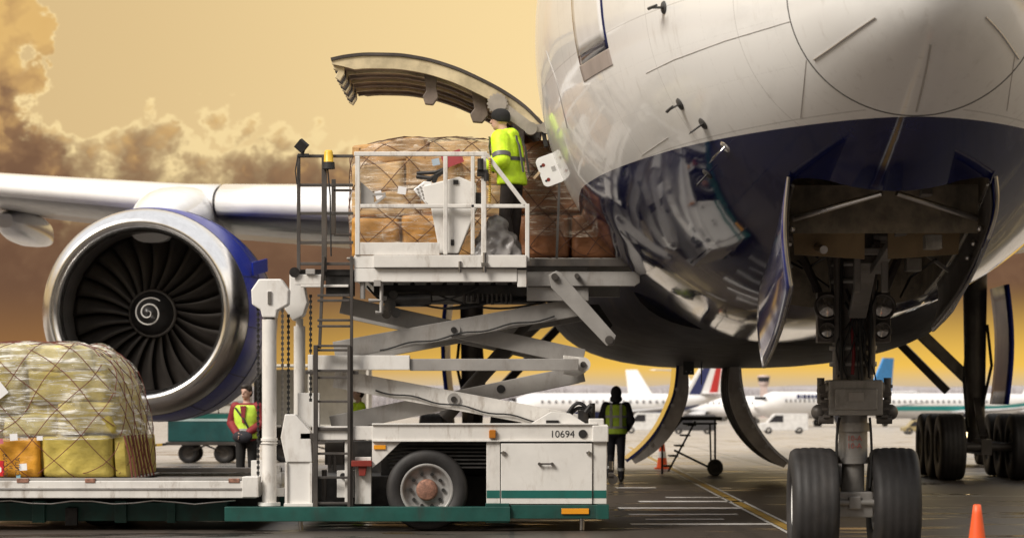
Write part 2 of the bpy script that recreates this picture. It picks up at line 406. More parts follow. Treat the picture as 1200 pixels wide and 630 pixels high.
def paint_mat(name, white, navy, zdiv):
    m = bpy.data.materials.new(name); m.use_nodes = True; t = m.node_tree; t.nodes.clear()
    o = nd(t, 'ShaderNodeOutputMaterial'); b = nd(t, 'ShaderNodeBsdfPrincipled'); t.links.new(b.outputs[0], o.inputs[0])
    g = nd(t, 'ShaderNodeTexCoord'); s_ = nd(t, 'ShaderNodeSeparateXYZ'); t.links.new(g.outputs['Object'], s_.inputs[0])
    mp = nd(t, 'ShaderNodeMapping'); t.links.new(g.outputs['Object'], mp.inputs[0]); mp.inputs['Scale'].default_value = (1, .25, 1)
    gr = fbm(t, mp.outputs[0], 2.6, 8, .62)
    wc = mixc(t, mth(t, 'MULTIPLY', sstep(t, gr, .48, .78), .32), white, tuple(c*.62 for c in white))
    bc = mixc(t, sstep(t, gr, .4, .75), navy, tuple(c*1.5 for c in navy))
    def jl(v, period, off, w):
        fr = mth(t, 'ABSOLUTE', mth(t, 'SUBTRACT', mth(t, 'FRACT', mth(t, 'DIVIDE', mth(t, 'ADD', v, off), period)), .5)); return mth(t, 'LESS_THAN', fr, w/period/2)
    joint = mth(t, 'MULTIPLY', mth(t, 'MAXIMUM', jl(s_.outputs[1], 1.52, .35, .009), jl(s_.outputs[2], 1.06, .02, .008)), mth(t, 'GREATER_THAN', s_.outputs[1], 1.25))
    riv = mth(t, 'MULTIPLY', mth(t, 'MAXIMUM', jl(s_.outputs[1], .507, .35, .012), jl(s_.outputs[2], .353, .02, .010)), mth(t, 'GREATER_THAN', fbm(t, g.outputs['Object'], 60, 1, .5), .52))
    drip = fbm(t, comb(t, mth(t, 'MULTIPLY', s_.outputs[0], 5.0), mth(t, 'MULTIPLY', s_.outputs[1], 5.0), mth(t, 'MULTIPLY', s_.outputs[2], .5)), 2.0, 6, .65)
    wc = mixc(t, mth(t, 'MULTIPLY', sstep(t, drip, .56, .74), .22), wc, (.34, .29, .24))
    wc = mixc(t, mth(t, 'ADD', mth(t, 'MULTIPLY', joint, .30), mth(t, 'MULTIPLY', mth(t, 'MULTIPLY', riv, mth(t, 'GREATER_THAN', s_.outputs[1], 1.3)), .10), clamp=True), wc, (.20, .18, .165))
    bc = mixc(t, mth(t, 'MULTIPLY', joint, .45), bc, (.03, .03, .045))
    isw = mth(t, 'GREATER_THAN', mth(t, 'SUBTRACT', s_.outputs[2], mth(t, 'MULTIPLY', mth(t, 'MINIMUM', s_.outputs[1], 9.0), .0135)), zdiv-.1215)
    t.links.new(mixc(t, isw, bc, wc), b.inputs['Base Color'])
    t.links.new(mth(t, 'ADD', mth(t, 'ADD', .03, mth(t, 'MULTIPLY', isw, .18)), mth(t, 'MULTIPLY', gr, .06)), b.inputs['Roughness'])
    t.links.new(mth(t, 'ADD', .0, mth(t, 'MULTIPLY', isw, .5)), b.inputs['Coat Weight']); b.inputs['Coat Roughness'].default_value = .05; b.inputs['Specular IOR Level'].default_value = .36
    # skin panels are never quite true
    bn = nd(t, 'ShaderNodeBump'); bn.inputs['Strength'].default_value = .11; bn.inputs['Distance'].default_value = .03
    t.links.new(fbm(t, mp.outputs[0], 1.7, 3, .5), bn.inputs['Height']); t.links.new(bn.outputs[0], b.inputs['Normal'])
    t.links.new(bn.outputs[0], b.inputs['Coat Normal'])
    return m
m_skin = paint_mat('fuselage_paint', (.83, .82, .80), (.007, .010, .058), 3.74)
m_bay = mat('gear_bay_primer', (.17, .14, .10), .6, var=.4, scale=5, dirt=.6, dirtcol=(.03, .025, .02))
m_navy = mat('navy_gloss_paint', (.009, .014, .075), .16, coat=.8, var=.15)
m_blue = mat('cowl_blue_paint', (.014, .030, .30), .32, coat=0, var=.06, scale=.6, spec=.22)
m_greyskin = mat('wing_grey_paint', (.17, .16, .15), .35, var=.1, dirt=.4, dirtcol=(.14, .12, .10), stretch=(1, .2, 1), coat=.2)
m_wskin = mat('wing_white_paint', (.80, .79, .78), .22, var=.04, coat=.4)
m_ivory = mat('door_frame_primer', (.52, .43, .27), .5, var=.25, scale=4, dirt=.7, dirtcol=(.13, .09, .05))
m_inner = mat('door_inner_lining', (.22, .17, .14), .5, var=.3, scale=3, dirt=.5, dirtcol=(.07, .05, .04))

tl = [(.02+.98*(i/26)**1.6)*1.2 for i in range(27)]+[1.2+10.8*(i/46) for i in range(1, 47)]+[12+i*1.5 for i in range(1, 22)]+[44+i for i in range(0, 19)]
tl = sorted(set(tl)); NF = 112
mb = MB()
rings = [[fus(tt, 2*math.pi*k/NF) for k in range(NF)] for tt in tl]
mb.loft(rings, True, False)
o0 = len(mb.v); mb.v += [Vector((0, 0, 4.5)), Vector((0, 62.6, 6.55))]; L_ = (len(tl)-1)*NF
for k in range(NF):
    mb.f += [[o0, (k+1) % NF, k], [o0+1, L_+k, L_+(k+1) % NF]]; mb.s += [True, True]; mb.m += [0, 0]
fuselage = mb.build('fuselage', [m_skin, m_bay, m_inner], air, recalc=True)
def cutter(fn, mi):
    mb = MB(); fn(mb); mb.m = [mi]*len(mb.f); return mb.build('cutter', [m_skin, m_bay, m_inner], air, recalc=True)
def rr_poly(x, y0, y1, r):
    pts = []
    for cx, cy, a0 in ((x-r, y0+r, -90), (x-r, y1-r, 0), (-x+r, y1-r, 90), (-x+r, y0+r, 180)):
        pts += [(cx+r*math.cos(R(a0+i*15)), cy+r*math.sin(R(a0+i*15))) for i in range(7)]
    return pts
BAY_X, BAY0, BAY1, BAYZ = .80, 2.55, 7.3, 3.72
def bayfn(mb):
    p = rr_poly(BAY_X, BAY0, BAY1, .28); mb.loft([[Vector((a, b, z)) for a, b in p] for z in (1.5, BAYZ-.45)]+[[Vector((a, max(b, BAY0+.75), BAYZ)) for a, b in p]], False, True)
HOLD0, HOLD1 = 12.25, 15.2
cuts = [cutter(bayfn, 1), cutter(lambda mb: mb.box(-4.2, 1.2, HOLD0, HOLD1, 2.98, 4.82), 2)]
for c_ in cuts:
    md = fuselage.modifiers.new('cut', 'BOOLEAN'); md.operation = 'DIFFERENCE'; md.object = c_; md.solver = 'EXACT'
bpy.context.view_layer.update()
dg = bpy.context.evaluated_depsgraph_get()
me = bpy.data.meshes.new_from_object(fuselage.evaluated_get(dg)); fuselage.modifiers.clear(); fuselage.data = me
for c_ in cuts: bpy.data.objects.remove(c_)
me.set_sharp_from_angle(angle=R(35))
def fnormal(p):
    e = 2e-3; return Vector([fval(p+Vector(v)*e)-fval(p-Vector(v)*e) for v in ((1, 0, 0), (0, 1, 0), (0, 0, 1))]).normalized()
vn = {}; nl = []
for pl_ in me.polygons:
    for vi in pl_.vertices:
        if pl_.material_index == 0 and .05 < me.vertices[vi].co.y < 60:
            if vi not in vn: vn[vi] = fnormal(me.vertices[vi].co)
            nl.append(vn[vi])
        else: nl.append(pl_.normal.copy())
me.normals_split_custom_set(nl)
# wing-body fairing
mb = MB(); rg = []
for i in range(25):
    u = i/24; tt = 16.5+22.5*u; k = math.sin(math.pi*u)**.4 if 0 < u < 1 else 0.02
    w, zb_ = 2.0+1.35*k, 2.42-.30*k
    rg.append([Vector((w*math.copysign(abs(math.cos(a))**.7, math.cos(a)), tt, 3.6+(3.6-zb_)*math.copysign(abs(math.sin(a))**.62, math.sin(a))*(1 if math.sin(a) < 0 else .4*k))) for a in [2*math.pi*j/48 for j in range(48)]])
mb.loft(rg); mb.build('belly_fairing', mat('belly_shade_dark', (.014, .013, .018), .5, var=.3, scale=1.2, dirt=.5, spec=.2), air, recalc=True)  # dark colour stands in for shade and dark reflections on the fairing
# radome seam, lightning strips, panel lines, probes
m_seam = mat('panel_seam', (.05, .047, .045), .6)
m_lines = mat('panel_line_grey', (.42, .40, .38), .5)
def on_skin(name, pix, r, m_, off=.001):
    pts = []
    for (a, b), (c_, d_) in zip(pix[:-1], pix[1:]):
        N = max(2, int(math.hypot(c_-a, d_-b)/9))
        pts += [(a+(c_-a)*i/N, b+(d_-b)*i/N) for i in range(N)]
    pts.append(pix[-1]); q = [fhit(*p, off=off) for p in pts]; q = [x[0] for x in q if x]
    return MB().tube(q, r, 6).build(name, m_, fuselage)
MB().tube([fus(1.2, 2*math.pi*k/90, .0) for k in range(90)], .006, 6, True).build('radome_seam', m_seam, fuselage)
for a in (35, 90, 145, 215, 270, 325):
    st = [fus(.30+.83*i/12, R(a), .002) for i in range(13)]
    MB().tube(st, .008, 6).build('lightning_strip', m_chrome if a not in (270,) else m_lines, fuselage)
on_skin('panel_line', [(757, 86), (790, 70), (850, 48), (927, 25)], .003, m_lines)
on_skin('panel_line', [(945, 70), (938, 138)], .003, m_lines)
on_skin('panel_line', [(1190, 60), (1180, 130)], .003, m_lines)
on_skin('panel_line', [(752, 182), (783, 161)], .003, m_lines)
on_skin('panel_line', [(640, 60), (652, 95), (665, 150)], .003, m_lines)
def probe(px, py, kind):
    p, n = fhit(px, py, 0); mb = MB()
    f = Vector((0, -1, 0)); f = (f-n*f.dot(n)).normalized()
    mb.lathe([(0.001, .012), (.05, .010), (.055, .0)], 16, Matrix.Translation(p) @ n.to_track_quat('Z', 'Y').to_matrix().to_4x4())
    if kind == 'pitot':
        mb.beam(p, p+n*.11, .012, .05, f); mb.cyl(p+n*.115-f*.05, p+n*.115+f*.12, .014, .010)
    elif kind == 'vane':
        mb.loft([[p+f*a+n*h+f.cross(n)*w for a, w in ((-.06-.02*j, 0), (0, .008), (.05-.05*j, 0), (0, -.008))] for j, h in ((0, 0), (1, .13))])
    else:
        mb.loft([[p+f*a+n*h+f.cross(n)*w for a, w in ((-.10-.05*j, 0), (0, .010), (.05-.09*j, 0), (0, -.010))] for j, h in ((0, 0), (1, .15))])
    mb.build('probe', m_chrome if kind == 'blade' else m_metal if kind == 'x' else m_seam, fuselage, recalc=True)
probe(778, 9, 'pitot'); probe(797, 122, 'pitot'); probe(824, 145, 'vane'); probe(850, 172, 'blade'); probe(829, 204, 'vane')
# crew service door on the starboard side, with its blue outline and sill plate
def patch(name, t0, t1, z0, z1, off, m_, parent, side=-1, r=.12):
    mb = MB(); mb.grid(lambda u, v: fus_side(t0+(t1-t0)*u, z0+(z1-z0)*v, side, off), 10, 18)
    o = mb.build(name, m_, parent); so = o.modifiers.new('solid', 'SOLIDIFY'); so.thickness = .02; so.offset = -1 if side > 0 else 1
    return o
dr = patch('service_door', 4.55, 5.72, 4.62, 6.6, .006, m_navy, fuselage)
patch('door_panel', 4.60, 5.67, 4.70, 6.6, .012, m_wskin, fuselage)
patch('door_sill', 4.55, 5.75, 4.47, 4.615, .006, mat('scuff_plate', (.42, .36, .33), .4, .3), fuselage)
MB().grid(lambda u, v: fus_side(5.0+.16*u, 5.30+.20*v, -1, .016), 3, 3).build('door_sticker', mat('pink_sticker', (.75, .35, .33), .5), fuselage)

# ---- nose gear bay fittings
m_gear_l = mat('fitting_grey', (.30, .28, .25), .45, .3, var=.3, dirt=.5)
def loc(px, py, Y): return AMI @ P(px, py, Y)
bayp = MB().box(-.78, .78, BAY0+.78, BAY0+.80, 2.9, 3.3).build('bay_frame', m_bay, air)
for s_ in (-1, 1):
    mb = MB(); mb.prism([(s_*.10, 2.72), (s_*.70, 2.76), (s_*.72, 3.06), (s_*.10, 3.06)], 3.95, 3.99)
    mb.build('bay_panel', mat('bay_panel_tan', (.30, .21, .11), .5, var=.2, dirt=.3), air, recalc=True)
    MB().cyl((s_*.06, 2.95, 3.20), (s_*.76, 3.3, 3.02), .022, .028).build('door_rod', m_metal, air)
    MB().tube([(s_*.79, 2.9+.5*i, sec(2.9+.5*i)[0]-sec(2.9+.5*i)[1]*(1-(.79/sec(2.9+.5*i)[2])**2)**.5-.005) for i in range(9)], .014, 6).build('bay_edge_strip', m_metal, air)
    for j in range(3):
        MB().ball((s_*.775, 3.2+.35*j, 2.93-.10*j), .028).build('bay_fitting', m_metal, air)
mb = MB(); mb.beam((.35, 3.3, 3.25), (0.06, 4.6, 2.65), .10, .07); mb.beam((0, 4.6, 2.75), (0, 5.6, 2.3), .16, .08)
mb.beam((-.12, 4.4, 2.8), (-.12, 4.4, 2.45), .06, .06); mb.beam((.12, 4.4, 2.8), (.12, 4.4, 2.45), .06, .06)
mb.box(-.16, .16, 4.37, 4.43, 2.78, 2.84); mb.build('drag_brace', mat('gear_grey', (.22, .205, .19), .45, .2, var=.2, dirt=.5), air, bevel=.008)
mb = MB()
for i in range(14):
    x0 = -.7+rnd.random()*1.4; z0 = 2.75+rnd.random()*.7
    mb.tube([(x0, 6.9-rnd.random()*2, z0), (x0+rnd.uniform(-.2, .2), 6.4, z0-.1), (x0*.7, 6.2, z0-.3)], .012, 6)
mb.build('bay_hoses', m_dark, air)
for i in range(18):
    sx = -1 if i % 2 else 1; x0 = sx*rnd.uniform(.42, .70); y0 = rnd.uniform(3.6, 6.8); z0 = rnd.uniform(2.75, 3.35); q = rnd.random(); mb = MB()
    if q < .5: mb.box(x0-.07, x0+.07, y0-.1, y0+.1, z0-.06, z0+.06)
    else: mb.cyl((x0, y0-.25, z0), (x0+rnd.uniform(-.1, .1), y0+.25, z0+.08), .035, n=12)
    mb.build('bay_fitting', m_gear_l if q < .7 else m_metal, air, bevel=.006)
m_gear = mat('gear_strut_grey', (.27, .255, .24), .4, .25, var=.2, dirt=.6, dirtcol=(.06, .05, .04))
m_geard = mat('gear_dark_grey', (.11, .098, .09), .45, .3, var=.3, dirt=.4)
# bay doors (curved skins hanging open)
for s_, nm in ((-1, 0), (1, 1)):
    def fn(u, v, off=0.0):
        tt = 2.75+3.5*u; hz = sec(tt)[0]-sec(tt)[1]*(1-(.83/sec(tt)[2])**2)**.5
        x = .835+(-.02 if s_ < 0 else -.06)*v+.04*math.sin(v*math.pi)+off; z = hz-.02-(.88 if s_ < 0 else .50)*v*(1-.1*u)
        return Vector((s_*x, tt, z))
    mb = MB(); mb.grid(lambda u, v: fn(u, v), 14, 10)
    dgo = mb.build('nose_gear_door', mat('gear_door_blue', (.010, .018, .12), .14, coat=.7, var=.3, scale=5), air); so = dgo.modifiers.new('solid', 'SOLIDIFY'); so.thickness = .035; so.offset = 0
    mb = MB(); mb.tube([fn(0, i/10) for i in range(11)], .017, 6); mb.tube([fn(i/10, 1) for i in range(11)], .012, 6); mb.build('door_edge', m_metal, dgo)
    dn_ = MB().grid(lambda u, v: fn(.03+.94*u, .03+.94*v, -.03), 10, 8).build('door_inner_skin', m_geard, dgo); so = dn_.modifiers.new('solid', 'SOLIDIFY'); so.thickness = .015; so.offset = 0
    for u in (.25, .75):
        MB().beam(fn(u, .1)-Vector((s_*.03, 0, 0)), fn(u, .3)-Vector((s_*.25, 0, -.25)), .05, .03).build('door_arm', m_metal, dgo)

# ---- wheels
def tyre_profile(r, w, ri, grooves=4, groove=.006):
    pr = [(ri, -w*.38), (ri+.02, -w*.46), ((r+ri)/2, -w*.5), (r*.93, -w*.47), (r*.975, -w*.40)]
    tw_ = w*.36
    n = grooves*4
    for i in range(n+1):
        a = -tw_+2*tw_*i/n; crown = r-(a/w)**2*.06
        pr.append((crown-(groove if i % 4 == 2 else 0), a))
    return pr+[(r*.975, w*.40), (r*.93, w*.47), ((r+ri)/2, w*.5), (ri+.02, w*.46), (ri, w*.38)]
def wheel_x(c, r, w, ri, parent, rimm, name='tyre', grooves=4):
    M = Matrix.Translation(c) @ Matrix.Rotation(R(90), 4, 'Y')
    ty = MB().lathe(tyre_profile(r, w, ri, grooves), 48, M).build(name, m_tyre, parent)
    mb = MB()
    for s_ in (-1, 1):
        mb.lathe([(ri+.004, s_*w*.40), (ri-.02, s_*w*.42), (ri-.03, s_*w*.30), (ri*.62, s_*w*.24), (ri*.55, s_*w*.33), (ri*.30, s_*w*.36), (.001, s_*w*.36)], 32, M)
    mb.lathe([(ri-.01, -w*.42), (ri-.01, w*.42)], 32, M)
    mb.build('wheel_rim', rimm, parent)
    return ty
G = 6.0
mb = MB(); mb.cyl((0, G, 1.62), (0, G, 3.55), .19, .20, 24)
for s_ in (-1, 1):
    mb.beam((s_*.10, G, 1.75), (s_*.20, G, 3.0), .10, .12, (0, 1, 0)); mb.cyl((s_*.02, G, 3.05), (s_*.76, G, 3.05), .07)
    mb.beam((s_*.17, G+.05, 2.2), (s_*.55, G+.3, 3.1), .06, .06)
mb.box(-.34, .34, G-.1, G+.1, 2.05, 2.52); mb.cyl((-.15, G-.2, 1.75), (-.17, G-.2, 2.95), .035); mb.cyl((.15, G-.2, 1.75), (.17, G-.2, 2.95), .035)
ng = mb.build('nose_gear', mat('nose_strut_grey', (.14, .125, .115), .42, .3, var=.3, dirt=.6, dirtcol=(.04, .034, .03)), air, bevel=.008)
mb = MB(); mb.cyl((0, G, .95), (0, G, 1.66), .135, .135, 24); mb.cyl((0, G, .42), (0, G, 1.0), .105, .105, 24); mb.cyl((0, G, 1.22), (0, G, 1.30), .16, .16, 24); mb.cyl((0, G, .92), (0, G, .98), .15, .15, 24)
mb.build('strut_piston', m_gear, ng)
mb = MB(); mb.cyl((-.42, G, .535), (.42, G, .535), .075, .075, 18); mb.box(-.17, .17, G-.16, G+.12, .42, .66); mb.box(-.06, .06, G-.2, G-.1, .5, .62); mb.cyl((-.2, G-.17, .56), (.2, G-.17, .56), .03)
mb.build('axle', m_gear, ng, bevel=.012)
mb = MB(); mb.box(-.25, .25, G-.28, G+.22, 1.37, 1.70); mb.cyl((-.27, G-.2, 1.63), (.27, G-.2, 1.63), .05); mb.box(-.20, .20, G-.30, G-.27, 1.42, 1.62)
mb.build('steering_collar', m_gear, ng, bevel=.03)
for s_ in (-1, 1):
    mb = MB(); mb.cyl((s_*.26, G-.14, 1.60), (s_*.26, G+.14, 1.60), .07); mb.box(s_*.22, s_*.32, G-.2, G+.1, 1.34, 1.52); mb.ball((s_*.33, G-.14, 1.40), .075); mb.cyl((s_*.31, G-.1, 1.48), (s_*.31, G-.1, 1.72), .035)
    mb.cyl((s_*.20, G-.2, 1.33), (s_*.34, G-.2, 1.33), .04)
    for q in range(5): mb.cyl((s_*(.24+.02*q), G-.26, 1.36+.07*q), (s_*(.30+.01*q), G-.26, 1.36+.07*q), .016)
    mb.build('steering_actuator', m_geard, ng)
    mb = MB(); mb.beam((s_*.07, G+.14, 1.30), (s_*.10, G+.36, .95), .05, .05); mb.beam((s_*.10, G+.36, .95), (s_*.07, G+.14, .62), .05, .05)
    mb.build('torque_link', m_gear, ng, bevel=.008) if s_ < 0 else mb.build('torque_link', m_gear, ng, bevel=.008)
    wheel_x(Vector((s_*.376, G, .535)), .535, .44, .25, ng, m_wskin)
    for (zz, r_) in ((2.38, .125), (2.155, .085)):
        M = Matrix.Translation((s_*.255, G-.16, zz)) @ Matrix.Rotation(R(90), 4, 'X')
        lt = MB().lathe([(r_*.5, -.10), (r_, -.02), (r_, .045), (r_*.86, .05), (r_*.84, .02)], 24, M).build('landing_light', m_geard, ng)
        MB().lathe([(r_*.84, .022), (r_*.6, .034), (.001, .042)], 24, M).build('lens', mat('lamp_glass', (.42, .40, .38), .14, .8, coat=1, var=.4, scale=20), lt)
mb = MB()
for pts in (((-.12, G-.26, 2.9), (-.16, G-.28, 2.3), (-.13, G-.27, 1.7)), ((.1, G-.26, 2.9), (.17, G-.3, 2.2), (.12, G-.27, 1.72)), ((.05, G-.24, 2.6), (.02, G-.3, 2.1), (.06, G-.28, 1.7)), ((-.14, G-.15, 1.35), (-.2, G-.2, 1.1), (-.14, G-.15, .7)), ((.14, G-.15, 1.35), (.17, G-.2, 1.0), (.14, G-.15, .7))):
    P0_, P1_, P2_ = [Vector(p) for p in pts]
    mb.tube([P0_*(1-u)**2+P1_*2*u*(1-u)+P2_*u*u for u in [i/10 for i in range(11)]], .013, 6)
for q in range(9):
    x0 = rnd.uniform(-.17, .17); z0 = rnd.uniform(2.3, 3.0); x1 = rnd.uniform(-.22, .22); z1 = rnd.uniform(1.66, 1.9); pts = []
    for i in range(13): u = i/12; pts.append((x0+(x1-x0)*u+.05*math.sin(u*math.pi*2+q), G-.21-.06*math.sin(u*math.pi), z0+(z1-z0)*u))
    mb.tube(pts, rnd.uniform(.007, .013), 6)
mb.build('hydraulic_line', m_black, ng)
for q, zz in enumerate((1.85, 2.0, 2.62, 2.78)):
    MB().lathe([(.205, zz-.025), (.222, zz-.02), (.222, zz+.02), (.205, zz+.025)], 28, Matrix.Translation((0, G, 0))).build('strut_clamp', m_gear, ng)
MB().box(-.07, .07, G-.305, G-.3005, 1.50, 1.58).build('placard', m_metal, ng)
text_mesh('strut_marking', '10-A\n10-A', .07, mat('faded_red', (.35, .09, .07), .6), ng, Matrix.Translation((0, G-.137, 1.12)) @ Matrix.Rotation(R(90), 4, 'X'), .001)
mb = MB(); mb.tube([(-.02, G-.22, 2.5), (-.035, G-.24, 2.2), (-.015, G-.23, 1.95), (-.03, G-.25, 1.75)], .018, 6); mb.build('red_streamer', mat('dark_red_cloth', (.16, .012, .015), .7), ng)

# ---- main gears
def main_gear(X, T):
    mb = MB(); mb.cyl((X, T, .9), (X, T, 4.55), .19, .25, 20); mb.cyl((X, T, .7), (X, T, 1.6), .15, .15, 20)
    g_ = mb.build('main_gear', m_geard, air)
    sg = 1 if X > 0 else -1
    mb = MB(); mb.beam((X-sg*.1, T, 1.9), (X-sg*1.7, T-.3, 3.4), .14, .22); mb.beam((X-sg*.5, T+.3, 1.7), (X-sg*1.9, T+.9, 3.2), .10, .16); mb.build('side_brace', m_geard, g_, bevel=.01)
    mb = MB(); mb.beam((X, T-1.55, .63), (X, T+1.55, .63), .2, .3); mb.beam((X, T-.15, 1.55), (X, T-1.1, .8), .12, .1)
    for k in range(3): mb.cyl((X-.8, T-1.45+1.45*k, .63), (X+.8, T-1.45+1.45*k, .63), .09)
    mb.build('bogie_beam', m_geard, g_)
    for k in range(3):
        for s_ in (-1, 1): wheel_x(Vector((X+s_*.68, T-1.45+1.45*k, .635)), .635, .50, .29, g_, m_rim)
    mb = MB(); mb.grid(lambda u, v: Vector((X+sg*(.45+.1*math.sin(u*3.1)), T-1.0+2.1*v, 1.45+2.3*u)), 8, 6)
    d_ = mb.build('strut_door', m_blue, g_); so = d_.modifiers.new('solid', 'SOLIDIFY'); so.thickness = .06
    mb = MB(); mb.tube([(X+sg*.2, T-.25, 3.0), (X+sg*.28, T-.3, 2.2), (X+sg*.1, T-.3, 1.4)], .03, 6); mb.tube([(X-sg*.2, T-.25, 2.6), (X-sg*.26, T-.3, 1.9), (X-sg*.2, T-.4, 1.0)], .03, 6); mb.build('hydraulic_line', m_black, g_)
main_gear(4.95, 32.5); main_gear(-4.95, 32.5)
# body gear doors hanging from the keel
m_dooredge = mat('gear_door_edge', (.32, .29, .27), .35, .5, var=.2, dirt=.4)
for side, pix in ((-1, [(793, 413), (792, 435), (789, 458), (780, 482), (768, 504), (752, 523), (733, 539)]), (1, [(868, 413), (869, 435), (872, 458), (880, 482), (893, 506), (910, 527), (930, 543)])):
    Yd = 46.0; cv = [loc(a, b, Yd) for a, b in pix]
    fx, fzz = pchip(list(range(7)), [p.x for p in cv]), pchip(list(range(7)), [p.z for p in cv])
    T0 = cv[0].y; N = 24; outer = [(fx(6*i/N), fzz(6*i/N)) for i in range(N+1)]
    def off(i, d_):
        a, b = outer[max(i-1, 0)], outer[min(i+1, N)]; tx, tz = b[0]-a[0], b[1]-a[1]; l = math.hypot(tx, tz)
        return (outer[i][0]+tz/l*d_*(-side)*-1, outer[i][1]-tx/l*d_*(-side)*-1)
    sgn = 1
    inner = [off(i, .05) for i in range(N+1)]
    mb = MB(); mb.prism(outer+inner[::-1], T0, T0+3.2); mb.s = [False]*len(mb.f)
    dd_ = mb.build('main_gear_door', m_navy if side < 0 else m_chrome, air, recalc=True, sharp=30)
    rib = [off(i, .05) for i in range(1, N)]+[off(i, -.04-.24*math.sin(math.pi*i/N)) for i in range(N-1, 0, -1)]
    rib2 = [off(i, .05) for i in range(1, N)]+[off(i, .14+.16*math.sin(math.pi*i/N)) for i in range(N-1, 0, -1)]
    for q, tt in enumerate((.02, .8, 1.6, 2.4, 3.1)):
        MB().prism(rib2, T0+tt, T0+tt+.05).build('door_rib', m_dooredge if q == 0 else m_geard, dd_, recalc=True)
    MB().beam((outer[0][0], T0+.3, outer[0][1]-.05), (outer[0][0]-side*.35, T0+.3, outer[0][1]+.05), .2, .12).build('hinge_arm', m_geard, dd_)
    for q in (6, 9, 13, 17): MB().cyl((rib2[q][0], T0-.02, rib2[q][1]-.05), (rib2[q][0], T0+.03, rib2[q][1]-.05), .035, n=10).build('rib_boss', m_metal, dd_)
bx_ = loc(807, 428, 42); MB().box(bx_.x-.09, bx_.x+.09, bx_.y, bx_.y+.1, bx_.z-.15, bx_.z+.19).build('belly_placard', m_black, air)
for s_ in (-1, 1): MB().cyl((bx_.x+s_*.04, bx_.y-.006, bx_.z-.1), (bx_.x+s_*.04, bx_.y+.01, bx_.z-.1), .012, n=8).build('placard_bolt', m_chrome, air)
ba = loc(822, 418, 42); MB().cyl((ba.x, ba.y, ba.z+.05), (ba.x, ba.y, ba.z-.45), .014, .008).build('drain_mast', m_black, air)

# ---- wing
def foil(c, th, n=18):
    up, lo = [], []
    for i in range(n+1):
        x = (1-math.cos(math.pi*i/n))/2; y = 5*th*(.2969*x**.5-.126*x-.3516*x*x+.2843*x**3-.1036*x**4)
        cam_ = .015*math.sin(math.pi*min(1, x*1.1)); up.append((x*c, (y*.95+cam_)*c)); lo.append((x*c, (-y*1.05+cam_)*c))
    return up, lo
WS = [(2.2, 22.6, 13.5, 4.50, .105), (5, 24.6, 11.2, 4.70, .10), (8, 26.7, 9.4, 4.95, .098), (10, 28.05, 8.6, 5.12, .095), (14, 30.75, 7.6, 5.62, .09), (18, 33.4, 6.7, 6.15, .09), (24, 37.4, 5.1, 6.95, .09), (30, 41.4, 3.0, 7.9, .09)]
def wing(side):
    rings = []
    for l, tle, ch, z, th in WS:
        up, lo = foil(ch, th); pr = up[::-1]+lo[1:-1]
        rings.append([Vector((side*l, tle+x, z+y-.015*x)) for x, y in pr])
    w_ = MB().loft(rings).build('wing', m_greyskin, air, recalc=True)
    for (l0, l1) in ((2.9, 9.3), (9.36, 15.0), (15.06, 20.0), (20.06, 25), (25.06, 29.6)):
        rg = []
        for k in range(9):
            l = l0+(l1-l0)*k/8
            i = max(j for j in range(len(WS)-1) if WS[j][0] <= l); u = (l-WS[i][0])/(WS[i+1][0]-WS[i][0])
            tle, ch, z, th = [WS[i][q]*(1-u)+WS[i+1][q]*u for q in (1, 2, 3, 4)]
            up, lo = foil(ch*1.0, th*1.12, 30)
            pr = [p for p in up if p[0] < ch*.16][::-1]+[p for p in lo[1:] if p[0] < ch*.028]
            rg.append([Vector((side*l, tle-.05+x, z+y-.015*x)) for x, y in pr])
        mb = MB(); n = min(len(r_) for r_ in rg); vs = [v for r_ in rg for v in r_[:n]]
        mb.add(vs, [(a*n+b, a*n+b+1, (a+1)*n+b+1, (a+1)*n+b) for a in range(8) for b in range(n-1)], True)
        s_ = mb.build('slat', m_wskin, w_, recalc=True); so = s_.modifiers.new('solid', 'SOLIDIFY'); so.thickness = .02
    for l in (14.6, 19.5):
        i = max(j for j in range(len(WS)-1) if WS[j][0] <= l); u = (l-WS[i][0])/(WS[i+1][0]-WS[i][0])
        tle, ch, z, th = [WS[i][q]*(1-u)+WS[i+1][q]*u for q in (1, 2, 3, 4)]
        rg = []
        for k in range(15):
            q = k/14; r_ = .03+.30*math.sin(math.pi*min(1, q*1.05+.02))**.35
            rg.append([Vector((side*l+r_*1.05*math.copysign(abs(math.cos(a))**.6, math.cos(a)), tle+ch*.38+q*4.2, z-.50-.1*q+r_*1.0*math.copysign(abs(math.sin(a))**.6, math.sin(a)))) for a in [2*math.pi*j/20 for j in range(20)]])
        MB().loft(rg).build('flap_track_fairing', m_wskin, w_, recalc=True)
    return w_
wing(-1); wing(1)

# ---- engine (starboard) and pylon
m_fan = mat('fan_blade_titanium', (.030, .025, .022), .48, .5, var=.2)
m_barrel = mat('inlet_barrel_grey', (.11, .10, .092), .45, .3, var=.15, dirt=.4)
m_spin = mat('spinner_dark', (.028, .026, .026), .35, .2, var=.2)
m_wmark = mat('spiral_white', (.75, .73, .70), .5)
m_lip = mat('polished_inlet_lip', (.76, .75, .74), .22, 1.0, var=.05, scale=6, dirt=.15, dirtcol=(.35, .3, .27))
ec = AMI @ P(163, 364, 42.4); EX, ET, EZ = ec.x, ec.y, ec.z
EM = Matrix.Translation((EX, ET, EZ)) @ Matrix.Rotation(R(-90), 4, 'X')     # local z -> aft
def EMr(): return EM
cowl = [(1.735, .60), (1.79, 1.0), (1.825, 1.5), (1.845, 2.0), (1.85, 2.6), (1.82, 3.4), (1.74, 4.4), (1.55, 5.3), (1.50, 5.32), (1.46, 5.0)]
eng = MB().lathe(cowl, 96, EM).build('engine', m_blue, air)
